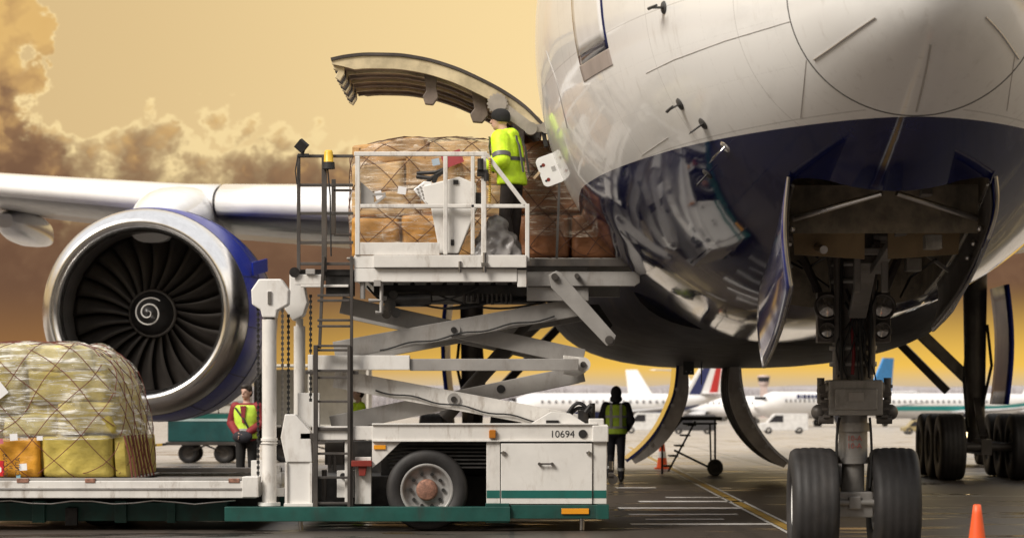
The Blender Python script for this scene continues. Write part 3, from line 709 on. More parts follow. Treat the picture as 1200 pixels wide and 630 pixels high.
lip = [(1.737, .60), (1.71, .44), (1.67, .27), (1.615, .13), (1.56, .05), (1.51, .008), (1.47, 0), (1.43, .012), (1.39, .05), (1.355, .12), (1.335, .22), (1.33, .30)]
MB().lathe(lip, 96, EM).build('inlet_lip', m_lip, eng)
MB().lathe([(1.33, .30), (1.335, .5), (1.36, .9), (1.37, 1.3), (1.37, 1.9)], 96, EM).build('inlet_barrel', m_barrel, eng)
MB().lathe([(1.37, 1.9), (.3, 1.95), (.001, 1.95)], 64, EM).build('fan_backing', m_black, eng)
MB().lathe([(.001, .78), (.04, .79), (.10, .83), (.20, .93), (.30, 1.06), (.36, 1.17), (.385, 1.25), (.40, 1.5)], 48, EM).build('spinner', m_spin, eng)
MB().lathe([(.375, 1.205), (.40, 1.215), (.415, 1.26), (.41, 1.33)], 48, EM).build('spinner_ring', m_barrel, eng)
fsp = pchip([0, .04, .10, .20, .30, .36], [.78, .79, .83, .93, 1.06, 1.17])
sp_ = []
for i in range(90):
    a = R(-60+i*8.2); r_ = .03+.235*(i/89)**.95; sp_.append(EM @ Vector((r_*math.cos(a), -r_*math.sin(a)*-1, fsp(r_)-.008)))
MB().tube(sp_, [.005+.009*min(1, i/30) for i in range(90)], 6).build('spinner_spiral', m_wmark, eng)
NBL = 24
def blade_pt(u, v):
    r_ = .36+(1.355-.36)*u; be = R(28+38*u); ch = .36+.20*u-.05*u*u; c_ = (v-.5)*ch; camb = .05*(1-(2*v-1)**2)
    lean = .10*math.sin(u*math.pi)+.12*u*u
    return Vector((c_*math.sin(be)+camb*math.cos(be)+lean, c_*math.cos(be)-camb*math.sin(be)-.06*u, r_))
mb = MB(); mb.grid(blade_pt, 14, 6); bme = None
for k in range(NBL):
    if bme is None:
        b0 = mb.build('fan_blade', m_fan, eng); so = b0.modifiers.new('solid', 'SOLIDIFY'); so.thickness = .014; bo = b0
    else: bo = b0.copy(); C.objects.link(bo); bo.parent = eng
    bme = 1; bo.location = (EX, ET+1.45, EZ); bo.rotation_euler = (0, 2*math.pi*k/NBL+.05, 0)
for q, (a, r_) in enumerate(((112, .62), (120, .70), (128, .78))):
    pass
MB().lathe([(1.3, 3.2), (1.05, 5.6), (.8, 6.6), (.78, 6.5), (.3, 6.6), (.05, 7.4)], 48, EM).build('exhaust_nozzle', m_barrel, eng)
MB().lathe([(1.46, 5.0), (1.25, 3.2)], 64, EM).build('fan_duct', m_barrel, eng)
# pylon fairing over the nacelle up to the wing
rg = []
for k in range(16):
    u = k/15; tt = ET+1.15+u*7.0; hw = .06+.42*math.sin(math.pi*min(1, .12+u*.75))**.8
    ztop = EZ+1.80+.62*math.sin(math.pi*.5*min(1, u*2.0)); zbot = EZ+1.2
    rg.append([Vector((EX+hw*1.5*math.copysign(abs(math.cos(a))**.75, math.cos(a)), tt, (ztop+zbot)/2+(ztop-zbot)/2*math.copysign(abs(math.sin(a))**.8, math.sin(a)))) for a in [2*math.pi*j/24 for j in range(24)]])
MB().loft(rg).build('pylon', m_wskin, air, recalc=True)
for tt_r, rr_ in ((.615, 1.739), (1.95, 1.8455), (3.4, 1.822)): MB().tube([EM @ Vector((rr_*math.cos(2*math.pi*k/80), rr_*math.sin(2*math.pi*k/80), tt_r)) for k in range(80)], .007, 5, True).build('cowl_seam', m_seam, eng)
for a in (-20, 8, 36, 64):
    MB().tube([EM @ Vector((fr*math.cos(R(a)), fr*math.sin(R(a)), tt)) for fr, tt in ((1.741, .62), (1.793, 1.0), (1.828, 1.5), (1.848, 1.94))], .006, 5).build('cowl_seam', m_seam, eng)
MB().beam((EX+1.72, ET+1.2, EZ+.75), (EX+1.86, ET+2.0, EZ+.86), .03, .22).build('nacelle_strake', m_blue, eng)

# ---- forward cargo door, swung up
YD0, YD1 = 30.25, 33.0
oc = [(388, 71), (408, 67), (432, 65), (462, 65.5), (495, 70), (530, 80), (562, 94), (590, 109), (614, 126), (634, 146)]
oc = [(PX(a, YD0), PZ(b, YD0)) for a, b in oc]
fx, fz_ = pchip(list(range(10)), [p[0] for p in oc]), pchip(list(range(10)), [p[1] for p in oc]); N = 36
oc = [(fx(9*i/N), fz_(9*i/N)) for i in range(N+1)]
def ofs(i, d_):
    a, b = oc[max(i-1, 0)], oc[min(i+1, N)]; tx, tz = b[0]-a[0], b[1]-a[1]; l = math.hypot(tx, tz)
    return (oc[i][0]+tz/l*d_, oc[i][1]-tx/l*d_)
ADR = AM.to_3x3().inverted()
def wpart(mb, name, m_, parent, **kw):             # world-built geometry handed to the aircraft
    mb.v = [AMI @ v for v in mb.v]; return mb.build(name, m_, parent, **kw)
mb = MB(); mb.prism(oc+[ofs(i, -.035) for i in range(N+1)][::-1], YD0, YD1)
cdoor = wpart(mb, 'cargo_door', mat('door_skin_edge', (.06, .05, .045), .4, var=.3), air, recalc=True, sharp=25)
th = [-(.05+.17*min(1, i/8)) for i in range(N+1)]
edge_in = [ofs(i, -(.04+.16*min(1, i/5.0)*min(1, (N-i)/6+.35))*-1*-1) for i in range(N+1)]
edge_in = [ofs(i, (.04+.11*min(1, i/5.0))) for i in range(N+1)]
oc_low = [ofs(i, .003) for i in range(N+1)]
for yy in (YD0+.02, YD1-.08):
    wpart(MB().prism(oc_low+edge_in[::-1], yy, yy+.06), 'door_frame', m_ivory, cdoor, recalc=True)
lin = [ofs(i, (.03+.09*min(1, i/5.0))) for i in range(2, N-1)]; lin2 = [ofs(i, (.05+.09*min(1, i/5.0))) for i in range(2, N-1)]
wpart(MB().prism(lin+lin2[::-1], YD0+.09, YD1-.09), 'door_lining', m_inner, cdoor, recalc=True, sharp=25)
for k in range(6):
    yy = YD0+.30+.42*k
    lo1 = [ofs(i, .12) for i in range(3, N-4)]; lo2 = [ofs(i, .165) for i in range(3, N-4)]
    wpart(MB().prism(lo1+lo2[::-1], yy, yy+.07), 'door_rib', m_inner if k % 2 else m_ivory, cdoor, recalc=True, sharp=25)
for k in range(9):                                  # latch hooks along the free edge
    yy = YD0+.08+.31*k; x0, z0 = oc[1]
    mb = MB(); mb.prism([(x0-.03, z0-.02), (x0+.10, z0-.02), (x0+.10, z0-.16), (x0+.05, z0-.24), (x0-.01, z0-.20), (x0+.03, z0-.12), (x0-.03, z0-.10)], yy, yy+.10)
    wpart(mb, 'latch_hook', m_steel if k % 2 else m_ivory, cdoor, recalc=True, bevel=.006)
for (pxx, pyy, sc_) in ((503, 108, .72), (560, 129, .85)):
    p = P(pxx, pyy, YD0+.2); mb = MB()
    mb.prism([(p.x-.10*sc_, p.z+.26), (p.x+.13*sc_, p.z+.26), (p.x+.12*sc_, p.z+.05), (p.x+.15*sc_, p.z-.06), (p.x+.06*sc_, p.z-.15), (p.x-.07*sc_, p.z-.14), (p.x-.11*sc_, p.z-.05), (p.x-.05*sc_, p.z+.02)], YD0+.2, YD0+.32)
    wpart(mb, 'snubber_bracket', m_inner, cdoor, recalc=True, bevel=.01)
mb = MB(); a, b = P(583, 122, YD0-.02), P(622, 151, YD0-.02); mb.beam(a, b, .07, .13, (0, 0, 1))
for p, r_ in ((a, .11), (b, .075), (P(640, 150, YD0-.02), .07)): mb.cyl(p-Vector((0, .06, 0)), p+Vector((0, .06, 0)), r_, n=22)
mb.beam(b, P(640, 150, YD0-.02), .07, .09)
for k in range(16): q = a+Vector((math.cos(k*math.pi/8)*.11, -.02, math.sin(k*math.pi/8)*.11)); mb.cyl(q-Vector((0, .03, 0)), q+Vector((0, .03, 0)), .017, n=8)
wpart(mb, 'actuator_arm', mat('actuator_alloy', (.42, .38, .33), .4, .5, var=.2, dirt=.5), cdoor)
mb = MB()
for q in range(7):
    p = P(598+q*5, 112+q*4+rnd.random()*8, YD0+.1); mb.cyl(p, p+Vector((0, .2, 0)), .03+.03*rnd.random(), n=10)
    mb.beam(p, p+Vector((rnd.uniform(-.1, .1), .1, -.12)), .04, .04)
wpart(mb, 'hinge_fittings', m_ivory, cdoor)
p = P(632, 155, YD0); mb = MB(); mb.beam(P(636, 150, YD0), P(640, 172, YD0), .05, .08); wpart(mb, 'hinge_stop', m_dark, cdoor)


# ================================================================== CARGO LOADER (long axis across the picture)
LY0, LY1 = 29.6, 33.0
lo_ = thing('cargo_loader', 'white scissor-lift cargo loader numbered 10694 with dark green chassis', 'cargo loader', (PX(500, LY0), 31.3, 0))
def lp(name, m_, fn, parent=lo_, bevel=.006, **kw):
    mb = MB(); fn(mb); return mb.build(name, m_, parent, bevel=bevel, recalc=True, **kw)
# chassis frame
ch = lp('chassis', m_white, lambda b: (b.pb(436, 497, 712, 516, LY0, LY0+.22), b.pb(366, 499, 436.5, 515, LY0+.01, LY0+.22), b.pb(366, 499, 712, 515, LY1-.2, LY1, LY0),
    b.pb(570, 516.5, 586, 590, LY0+.01, LY0+.12), b.pb(695, 516.5, 711, 590, LY0+.01, LY0+.12), b.pb(404, 516, 413, 590, LY0+.05, LY0+.2), b.pb(416, 535, 435, 590, LY0+.06, LY0+.2),
    b.pb(700, 517, 710, 590, LY1-.2, LY1-.02, LY0), b.pb(704, 500, 711.5, 590, LY0+.24, LY1-.22, LY0)))
lp('deck_plate', m_white, lambda b: (b.pb(440, 498.5, 700, 501, LY0+.23, LY1-.22, LY0)), ch)
lp('flange', m_whiter, lambda b: (b.pb(436, 495.6, 700, 497.4, LY0-.025, LY0+.24, LY0), b.pb(436, 515, 712.5, 517, LY0-.025, LY0+.2, LY0)), ch, .003)
lp('end_block', m_whiter, lambda b: (b.pb(694, 498, 713, 517.5, LY0-.035, LY0+.24, LY0), b.pb(690, 490, 708, 497.5, LY0+.02, LY0+.3, LY0)), ch, .012)
lp('gusset', m_white, lambda b: b.pprism([(436, 517), (470, 517), (446, 540), (436, 548)], LY0+.02, LY0+.05), ch, .003)
lp('inner_frame', m_dark, lambda b: (b.pb(366, 520, 700, 596, LY1-.9, LY1-.6, LY0), b.pb(440, 518, 572, 590, LY0+1.2, LY0+2.2, LY0), b.pb(340, 560, 700, 600, LY0+.9, LY1-.4, LY0)), ch)
for k in range(7):
    lp('fender_slat', m_dark, lambda b: b.beam(P(448+k*1.5, 520+k*4.5, LY0+.25), P(571, 520+k*4.5, LY0+.25), .25, .02), ch, .003)
# green base rails
lp('base_rail', m_green, lambda b: (b.pb(264, 593, 598, 610, LY0-.08, LY0+.10, LY0), b.pb(569, 589, 597, 612, LY0-.06, LY0+.12, LY0)))
lp('base_rail', m_green, lambda b: (b.pb(597.5, 591, 713, 607, LY0-.03, LY0+.2, LY0), b.pb(699, 590.5, 713.5, 607.5, LY0-.035, LY0+.1, LY0)))
lp('base_rail', m_green, lambda b: b.pb(0, 593, 712, 610, LY1-.2, LY1-.04, LY0))
lp('reflector', m_amber, lambda b: b.pb(658, 595, 690, 601.5, LY0-.05, LY0-.02, LY0), bevel=.003)
lp('reflector', m_amber, lambda b: b.pb(438, 521, 452, 526, LY0-.0, LY0+.022, LY0), bevel=.003)
lp('side_lamp', mat('side_lamp_orange', (.5, .18, .02), .3, coat=.5), lambda b: b.pb(573, 503, 581, 513, LY0-.05, LY0, LY0), bevel=.008)
lp('support_leg', m_metal, lambda b: b.cyl(P(682, 607, LY0+.1), (PX(682, LY0), LY0+.1, .01), .03))
lp('support_leg', m_metal, lambda b: (b.cyl(P(352, 609, LY0+.1), (PX(352, LY0), LY0+.1, .01), .025)))
# battery box door with stripes, handle, latches, number
bd = lp('locker_door', m_whiter, lambda b: b.pb(587, 519, 694, 590, LY0-.012, LY0+.05, LY0), bevel=.006)
lp('teal_band', m_stripe, lambda b: b.pb(587.3, 574, 693.7, 583, LY0-.0155, LY0-.013, LY0), bd, 0)
lp('teal_band', m_stripe, lambda b: (b.pb(570.3, 574, 585.7, 583, LY0+.006, LY0+.009, LY0), b.pb(695.3, 574, 710.7, 583, LY0+.006, LY0+.009, LY0)), ch, 0)
lp('handle', m_steel, lambda b: (b.tube([P(632, 543, LY0-.05), P(647, 543, LY0-.05)], .010, 8), b.cyl(P(632, 543, LY0-.06), P(632, 543, LY0-.01), .018), b.cyl(P(647, 543, LY0-.06), P(647, 543, LY0-.01), .018)), bd, 0)
for a, bb in ((590, 530), (690, 530)): lp('latch', m_metal, lambda b: (b.beam(P(a-3, bb, LY0-.03), P(a+3, bb, LY0-.03), .02, .02), b.cyl(P(a, bb-2, LY0-.035), P(a, bb+2, LY0-.035), .012)), bd, 0)
lp('round_vent', m_black, lambda b: b.cyl(P(683, 508, LY0-.012), P(683, 508, LY0+.01), .05, n=20), ch, 0)
text_mesh('number', '10694', .115, m_decal, ch, Matrix.Translation(P(659, 508.5, LY0-.001)) @ Matrix.Rotation(R(90), 4, 'X'), .002)
# road wheels
def wheel_y(cx, cz, y0, r, w, parent):
    M = Matrix.Translation((cx, y0+w/2, cz)) @ Matrix.Rotation(R(-90), 4, 'X'); ri = r*.64
    wh = MB().lathe(tyre_profile(r, w, ri, 3), 56, M).build('wheel', m_tyre, parent)
    mb = MB(); mb.lathe([(ri+.004, -w*.42), (ri-.015, -w*.45), (ri-.03, -w*.40), (ri-.045, -w*.25), (ri*.78, -w*.16), (ri*.55, -w*.12), (ri*.42, -w*.15), (.2*ri, -w*.15), (.001, -w*.15)], 40, M)
    mb.build('rim', m_rim, wh)
    mb = MB(); mb.lathe([(ri*.42, -w*.14), (ri*.40, -w*.42), (ri*.33, -w*.46), (.001, -w*.47)], 24, M); mb.build('hub', m_rust, wh)
    for k in range(10):
        a = 2*math.pi*k/10; p = Vector((cx+math.cos(a)*ri*.62, y0+w*.33, cz+math.sin(a)*ri*.62))
        MB().cyl(p-Vector((0, .035, 0)), p, .022, n=6).build('wheel_nut', m_dark, wh)
    return wh
wheel_y(PX(500, LY0), .475, LY0+.03, .475, .30, lo_)
wheel_y(PX(500, LY0), .475, LY1-.35, .475, .30, lo_)
wheel_y(-4.9, .40, LY0+1.0, .40, .28, lo_); wheel_y(-4.9, .40, LY1-.75, .40, .28, lo_)
# red step and control box by the ladder
lp('red_step', m_red, lambda b: (b.pb(412, 539, 436, 546, LY0-.06, LY0+.05, LY0), b.pprism([(420, 546), (430, 546), (428, 557), (421, 557)], LY0-.03, LY0+.04, LY0)))
lp('switch_box', m_whiter, lambda b: b.pb(394, 551, 414, 583, LY0+.1, LY0+.3, LY0), bevel=.01)
lp('switch_knob', m_dark, lambda b: b.cyl(P(402, 557, LY0+.06), P(402, 557, LY0+.11), .035, n=16), bevel=0)
lp('valve_block', m_steel, lambda b: (b.pb(378, 518, 400, 545, LY0+.35, LY0+.6, LY0), b.cyl(P(380, 550, LY0+.3), P(380, 585, LY0+.3), .03), b.cyl(P(392, 530, LY0+.2), P(392, 552, LY0+.2), .02), b.cyl(P(386, 530, LY0+.2), P(386, 548, LY0+.2), .02)))
# scissor arms, two leaves
def arm(b, p, q, h, Y): b.beam(P(*p, Y), P(*q, Y), .13, h)
for Y, off, nm in ((30.0, 0, m_greyshade), (32.5, 0, m_greyshade)):
    def px2(p): return (600+(p[0]-600)*30.0/Y, HZ+(p[1]-HZ)*30.0/Y)
    sa = lp('scissor_arm', m_greyshade, lambda b: b.beam(P(*px2((392, 411)), Y), P(*px2((690, 357)), Y), .12, .215))
    sb = lp('scissor_arm', m_greyshade, lambda b: b.beam(P(*px2((400, 357)), Y+.16), P(*px2((684, 419)), Y+.16), .12, .20))
    sc = lp('scissor_arm', m_white if Y < 31 else m_greyshade, lambda b: b.beam(P(*px2((392, 443)), Y), P(*px2((690, 498)), Y), .12, .215))
    sd_ = lp('scissor_arm', m_greyshade, lambda b: b.beam(P(*px2((684, 437)), Y+.16), P(*px2((388, 497)), Y+.16), .12, .20))
    for a, p in ((sa, (532, 386.5)), (sc, (532, 467.5))):
        c0 = P(*px2(p), Y)
        pv = lp('pivot', m_greyshade, lambda b: (b.cyl(c0-Vector((0, .085, 0)), c0, .075, n=24)), a, .006)
        lp('pivot_bolt', m_dark, lambda b: b.cyl(c0-Vector((0, .10, 0)), c0, .035, n=14), a, .004)
    c1 = P(*px2((683, 427)), Y+.08)
    lp('knuckle', m_white if Y < 31 else m_greyshade, lambda b: (b.cyl(c1-Vector((0, .17, 0)), c1+Vector((0, .2, 0)), .085, n=24), b.pprism([(686, 419), (660, 416), (660, 438), (676, 441), (686, 436)], Y-.06, Y-.02, Y)))
    lp('knuckle_pin', m_steel, lambda b: b.cyl(c1-Vector((0, .19, 0)), c1, .035, n=14), bevel=.003)
lp('cross_beam', m_whiter, lambda b: b.pb(362, 416, 480, 433, LY0+.12, LY0+.30, LY0+.12))
lp('cross_beam', m_greyshade, lambda b: b.pb(480.5, 420, 678, 434, LY0+.16, LY0+.26, LY0+.16))
lp('lift_cylinder', m_steel, lambda b: (b.cyl(P(520, 490, 31.0), P(600, 400, 31.0), .09, n=16), b.cyl(P(600, 400, 31.0), P(640, 355, 31.0), .055, n=14)))
lp('hole_plate', m_black, lambda b: b.cyl(P(587, 455.5, 30.09), P(587, 455.5, 30.2), .05, n=18), bevel=0)
for q, (a, c_, yo) in enumerate((((440, 452), (640, 490), -.09), ((445, 404), (650, 366), -.09))):
    lp('arm_hose', m_black, lambda b: b.tube([P(a[0]+(c_[0]-a[0])*i/24, a[1]+(c_[1]-a[1])*i/24+5+1.6*math.sin(i*.9+q), 30.0+yo) for i in range(25)], .011, 6), bevel=0)
# bridge platform
DZ = PZ(299, LY0)
pf = lp('bridge_platform', m_whiter, lambda b: (b.pb(415, 314.5, 606, 330, LY0+.01, LY0+.14, LY0), b.pb(415, 299, 438.5, 314, LY0+.01, LY0+.14, LY0), b.pb(606.3, 316, 617, 336, LY0+.02, LY0+.12, LY0),
    b.pb(415, 300, 612, 328, LY1-.12, LY1, LY0), b.pb(415, 301, 428, 328, LY0+.15, LY1-.13, LY0)))
lp('side_rail', m_white, lambda b: b.pb(438, 299, 617, 313.5, LY0-.05, LY0+.05, LY0), pf)
lp('deck_floor', m_steel, lambda b: b.box(PX(416, LY0), PX(745, LY0), LY0+.15, LY1-.13, DZ-.12, DZ-.03), pf)
for k in range(16):
    lp('roller', m_metal, lambda b: b.cyl((-1.75+.2*k, LY0+.6, DZ-.02), (-1.75+.2*k, LY1-.3, DZ-.02), .025, n=10), pf, 0)
lp('pipe_clamp', m_metal, lambda b: (b.cyl(P(568, 296, LY0-.06), P(568, 319, LY0-.06), .022), b.box(PX(564, LY0), PX(572, LY0), LY0-.085, LY0-.04, PZ(312, LY0), PZ(308, LY0))), pf, 0)
lp('pipe_clamp', m_metal, lambda b: b.cyl(P(539, 306, LY0-.06), P(539, 319, LY0-.06), .018), pf, 0)
lp('bridge_beam', m_greyshade, lambda b: (b.pprism([(617.5, 318), (744, 318), (750, 322), (750, 331), (744, 335), (617.5, 335)], LY0+.2, LY0+.34, LY0+.2), b.pb(617.5, 335.5, 690, 352, LY0+.25, LY0+.36, LY0+.2)))
lp('bridge_beam', m_greyshade, lambda b: b.pb(617, 318, 740, 335, LY1-.3, LY1-.16, LY0))
lp('bridge_side_plate', m_greyshade, lambda b: b.pb(617, 308, 688, 318.5, LY0+.26, LY0+.30, LY0+.2), bevel=.004)
lp('stay_plate', m_greyshade, lambda b: (b.pprism([(643, 322), (652, 317), (658, 320), (722, 393), (719, 404), (711, 405), (646, 337)], LY0+.02, LY0+.07, LY0+.02)), bevel=.006)
lp('stay_pin', m_steel, lambda b: (b.cyl(P(650, 324, LY0-.03), P(650, 324, LY0+.05), .04, n=14), b.cyl(P(714, 398, LY0-.03), P(714, 398, LY0+.2), .05, n=14), b.cyl(P(676, 323, LY0+.1), P(676, 323, LY0+.3), .03, n=10)), bevel=.003)
lp('stay_plate', m_dark, lambda b: b.pprism([(690, 345), (712, 345), (730, 372), (722, 382)], LY1-.4, LY1-.34, LY0), bevel=.004)
# underside machinery
def under(b):
    b.pb(436, 332, 620, 345, LY0+.35, LY1-.4, LY0); b.pb(452, 340, 500, 356, LY0+.3, LY0+.9, LY0); b.pb(560, 340, 640, 352, LY0+.5, LY0+1.2, LY0)
    b.cyl(P(455, 352, LY0+.28), P(505, 350, LY0+.28), .07, n=12)
    for k in range(11): b.cyl(P(544+k*5.5, 344, LY0+.3), P(544+k*5.5, 350+rnd.random()*7, LY0+.3), .02, n=7)
    for k in range(9): x0 = 445+k*19; b.beam(P(x0, 331, LY0+.4), P(x0+rnd.uniform(-4, 4), 340+rnd.random()*14, LY0+.4), .05, .05)
    for cx, cy, r_ in ((457, 357, .07), (464, 366, .06), (453, 368, .055), (461, 345, .05)): b.cyl(P(cx, cy, LY0+.2), P(cx, cy, LY0+.35), r_, n=14)
lp('machinery', m_dark, under)
lp('hydraulic_hose', m_black, lambda b: [b.tube([P(a[0]+(c_[0]-a[0])*u, a[1]+(c_[1]-a[1])*u+math.sin(u*math.pi)*sg, LY0+.3+.04*q) for u in [i/14 for i in range(15)]], .014, 6) for q, (a, c_, sg) in enumerate((((450, 345), (560, 338), 12), ((470, 350), (600, 345), 14), ((500, 340), (650, 350), 16), ((520, 362), (690, 358), -8), ((430, 335), (470, 352), 10)))], bevel=0)
lp('grey_pipework', m_greyshade, lambda b: (b.tube([P(447, 331, LY0+.06), P(447, 352, LY0+.06), P(432, 352, LY0+.06)], .025, 8), b.tube([P(447, 352, LY0+.06), P(447, 366, LY0+.06), P(440, 366, LY0+.06)], .025, 8), b.cyl(P(425, 330, LY0+.08), P(425, 350, LY0+.08), .03), b.pb(438, 328, 446, 335, LY0-.01, LY0+.1, LY0)), bevel=0)
# hoses and valves on the rear deck
lp('hose_loop', m_black, lambda b: [b.tube([P(662+q*3+(32-q*4)*u, 490-math.sin(u*math.pi)*(17-q*5)-u*(2-q), LY0+.18+.03*q) for u in [i/16 for i in range(17)]], .022, 7) for q in range(2)], bevel=0)
lp('valve_block', m_dark, lambda b: (b.pb(678, 480, 690, 494, LY0+.15, LY0+.4, LY0), b.cyl(P(694, 496, LY0+.2), P(694, 472, LY0+.2), .035), b.cyl(P(686, 483, LY0+.1), P(692, 475, LY0+.1), .03)))
lp('deck_fitting', m_dark, lambda b: b.pb(640, 492, 655, 496, LY0+.05, LY0+.2, LY0))
lp('arm_bracket', m_whiter, lambda b: b.pprism([(646, 482), (668, 484), (688, 497), (620, 497)], LY0+.12, LY0+.3, LY0+.12))
# right end tow hitch
lp('tow_hitch', m_metal, lambda b: (b.cyl(P(713, 555, LY0+.4), P(719, 555, LY0+.4), .05), b.cyl(P(718, 561, LY0+.4), P(718, 561, LY0+.5), .06, n=16), b.cyl(P(716, 540, LY0+.5), P(716, 560, LY0+.5), .025)))
# railing round the bridge
rail = thing_rail = lp('railing', m_white, lambda b: b.beam(P(415, 180.5, LY0+.02), P(571, 180.5, LY0+.02), .05, .05), bevel=.008)
for a, y0, y1, w in ((419, 183, 299, .055), (522, 183, 298, .05), (554, 183, 298, .045), (567, 183, 312, .06), (618, 239, 306, .05)):
    lp('rail_post', m_white, lambda b: b.beam(P(a, y0, LY0+.02), P(a, y1, LY0+.02), w, w), rail, .008)
lp('rail_bar', m_white, lambda b: b.beam(P(422, 241.5, LY0+.02), P(616, 241.5, LY0+.02), .045, .045), rail, .008)
lp('rail_bar', m_white, lambda b: b.beam(P(570, 181, LY0+.02), P(616, 241, LY0+.02), .045, .05), rail, .008)
lp('kick_plate', m_white, lambda b: b.pb(421.5, 284, 515, 298.5, LY0+.0, LY0+.03, LY0), rail, .004)
lp('rail_bracket', m_greyshade, lambda b: (b.pprism([(422, 212), (438, 226), (438, 240), (422, 240)], LY0+.05, LY0+.08, LY0), b.beam(P(436, 228, LY0+.06), P(452, 227, LY0+.06), .03, .03), b.beam(P(438, 240, LY0+.06), P(452, 229, LY0+.06), .03, .03)), rail, .003)
# control console
co = lp('control_console', m_whiter, lambda b: b.pprism([(495, 218), (538, 207), (558, 215), (559, 243), (537, 297), (515, 297), (505, 243), (498, 236)], LY0+.10, LY0+.42, LY0+.1), bevel=.012)
lp('console_face', m_wskin, lambda b: b.pprism([(484, 222), (497, 212), (506, 213), (500, 240)], LY0+.12, LY0+.40, LY0+.1), co, .008)
for i in range(4):
    for j in range(3): lp('button', m_greyshade, lambda b: b.cyl(P(489+j*3.6+i*1.4, 221+i*4.2-j*1.6, LY0+.13), P(489+j*3.6+i*1.4, 221+i*4.2-j*1.6, LY0+.108), .013, n=8), co, 0)
lp('console_lock', m_dark, lambda b: b.pb(531, 210, 537, 215, LY0+.08, LY0+.1, LY0), co, .003)
lp('console_lock', m_dark, lambda b: b.pb(528, 280, 532, 287, LY0+.085, LY0+.1, LY0), co, .003)
lp('guard_bar', m_dark, lambda b: (b.tube([P(489, 207, LY0+.3), P(505, 209, LY0+.2), P(523, 199, LY0+.2)], .026, 8), b.tube([P(489, 203, LY0+.4), P(510, 202, LY0+.3), P(523, 197, LY0+.3)], .022, 8), b.tube([P(500, 214, LY0+.3), P(512, 204, LY0+.2)], .02, 8), b.beam(P(508, 214, LY0+.2), P(512, 205, LY0+.2), .06, .05)), co, 0)
lp('switch_cluster', m_dark, lambda b: (b.pb(559, 199, 572, 207, LY0-.04, LY0+.0, LY0), b.cyl(P(563, 186, LY0-.04), P(563, 199, LY0-.04), .035), b.cyl(P(570, 212, LY0-.04), P(570, 203, LY0-.04), .03)), rail, .006)
lp('junction_box', m_dark, lambda b: b.pb(557, 225, 566, 238, LY0+.06, LY0+.14, LY0), rail, .006)
pts = [P(574+1.1*math.cos(i*.9), 184+i*.36, LY0+.0+.03*math.sin(i*.9)) for i in range(150)]
lp('coiled_cable', mat('yellow_cable', (.62, .42, .09), .5), lambda b: b.tube(pts, .008, 5), rail, 0)
# side cage of the access way, ladder, beacon, lamp
cage = lp('ladder_cage', m_steel, lambda b: b.beam(P(348, 183, LY0+.05), P(414, 183, LY0+.05), .035, .035), bevel=.004)
for a in (350, 380): lp('cage_post', m_steel, lambda b: b.beam(P(a, 182, LY0+.05), P(a, 318, LY0+.05), .04 if a == 350 else .06, .04), cage, .004)
for yy in (217, 250, 284, 309): lp('cage_bar', m_steel, lambda b: b.beam(P(350, yy, LY0+.05), P(414, yy, LY0+.05), .03, .035), cage, .004)
lp('cage_frame', m_steel, lambda b: (b.beam(P(391, 210, LY0+.5), P(391, 275, LY0+.5), .05, .03), b.beam(P(391, 223, LY0+.5), P(412, 223, LY0+.5), .03, .03), b.beam(P(391, 275, LY0+.5), P(412, 275, LY0+.5), .03, .03)), cage, .004)
lp('beacon', m_yellow, lambda b: b.lathe([(.001, .22), (.04, .215), (.05, .19), (.055, .08), (.06, .075)], 20, Matrix.Translation(P(385, 198, LY0-.02))), cage, 0)
lp('beacon_base', m_black, lambda b: (b.cyl(P(385, 198, LY0-.02), P(385, 190, LY0-.02), .075, .07, n=18), b.tube([P(384, 198, LY0-.02), P(387, 230, LY0-.02), P(388, 300, LY0-.02)], .010, 6)), cage, 0)
lp('work_lamp', m_black, lambda b: (b.beam(P(349, 167, LY0), P(358, 175, LY0), .12, .085, (0, 1, .4)), b.beam(P(356, 176, LY0), P(354, 182, LY0), .03, .03), b.pb(349, 180, 362, 184, LY0-.01, LY0+.04, LY0), b.tube([P(349, 183, LY0), P(346, 200, LY0), P(348, 216, LY0)], .008, 6)), cage, .006)
lad = lp('ladder', m_steel, lambda b: (b.beam(P(379, 300, LY0+.0), P(374.5, 408, LY0+.0), .035, .05), b.beam(P(412, 300, LY0+.0), P(412, 595, LY0+.0), .035, .05), b.beam(P(370, 404, LY0-.03), P(370, 594, LY0-.03), .05, .06), b.beam(P(409, 404, LY0-.03), P(409, 594, LY0-.03), .035, .05)), bevel=.004)
for yy in (346, 352, 375, 382, 405, 410, 434, 442, 470, 502, 531, 559, 589):
    lp('rung', m_steel, lambda b: b.beam(P(372, yy, LY0-.01), P(410, yy, LY0-.01), .04, .028), lad, .004)
lp('ladder_bracket', m_steel, lambda b: (b.pb(352, 507, 370, 514, LY0-.02, LY0+.06, LY0), b.pb(358, 434, 372, 438, LY0, LY0+.05, LY0), b.pb(409, 434, 420, 438, LY0, LY0+.05, LY0)), lad, .004)
lp('access_landing', m_dark, lambda b: (b.pb(348, 315, 414, 322, LY0+.1, LY0+1.4, LY0), b.pb(381, 318, 413, 345, LY0+.12, LY0+.5, LY0)))
lp('landing_panel', m_white, lambda b: (b.pb(345, 321, 377, 333, LY0+.06, LY0+.14, LY0), b.pb(352, 333, 408, 336, LY0+.06, LY0+.12, LY0)))
lp('socket', m_dark, lambda b: b.cyl(P(345, 319, LY0+.02), P(345, 319, LY0+.1), .06, n=16))
lp('socket', m_greyshade, lambda b: b.pb(358, 315, 369, 321, LY0+.02, LY0+.06, LY0))
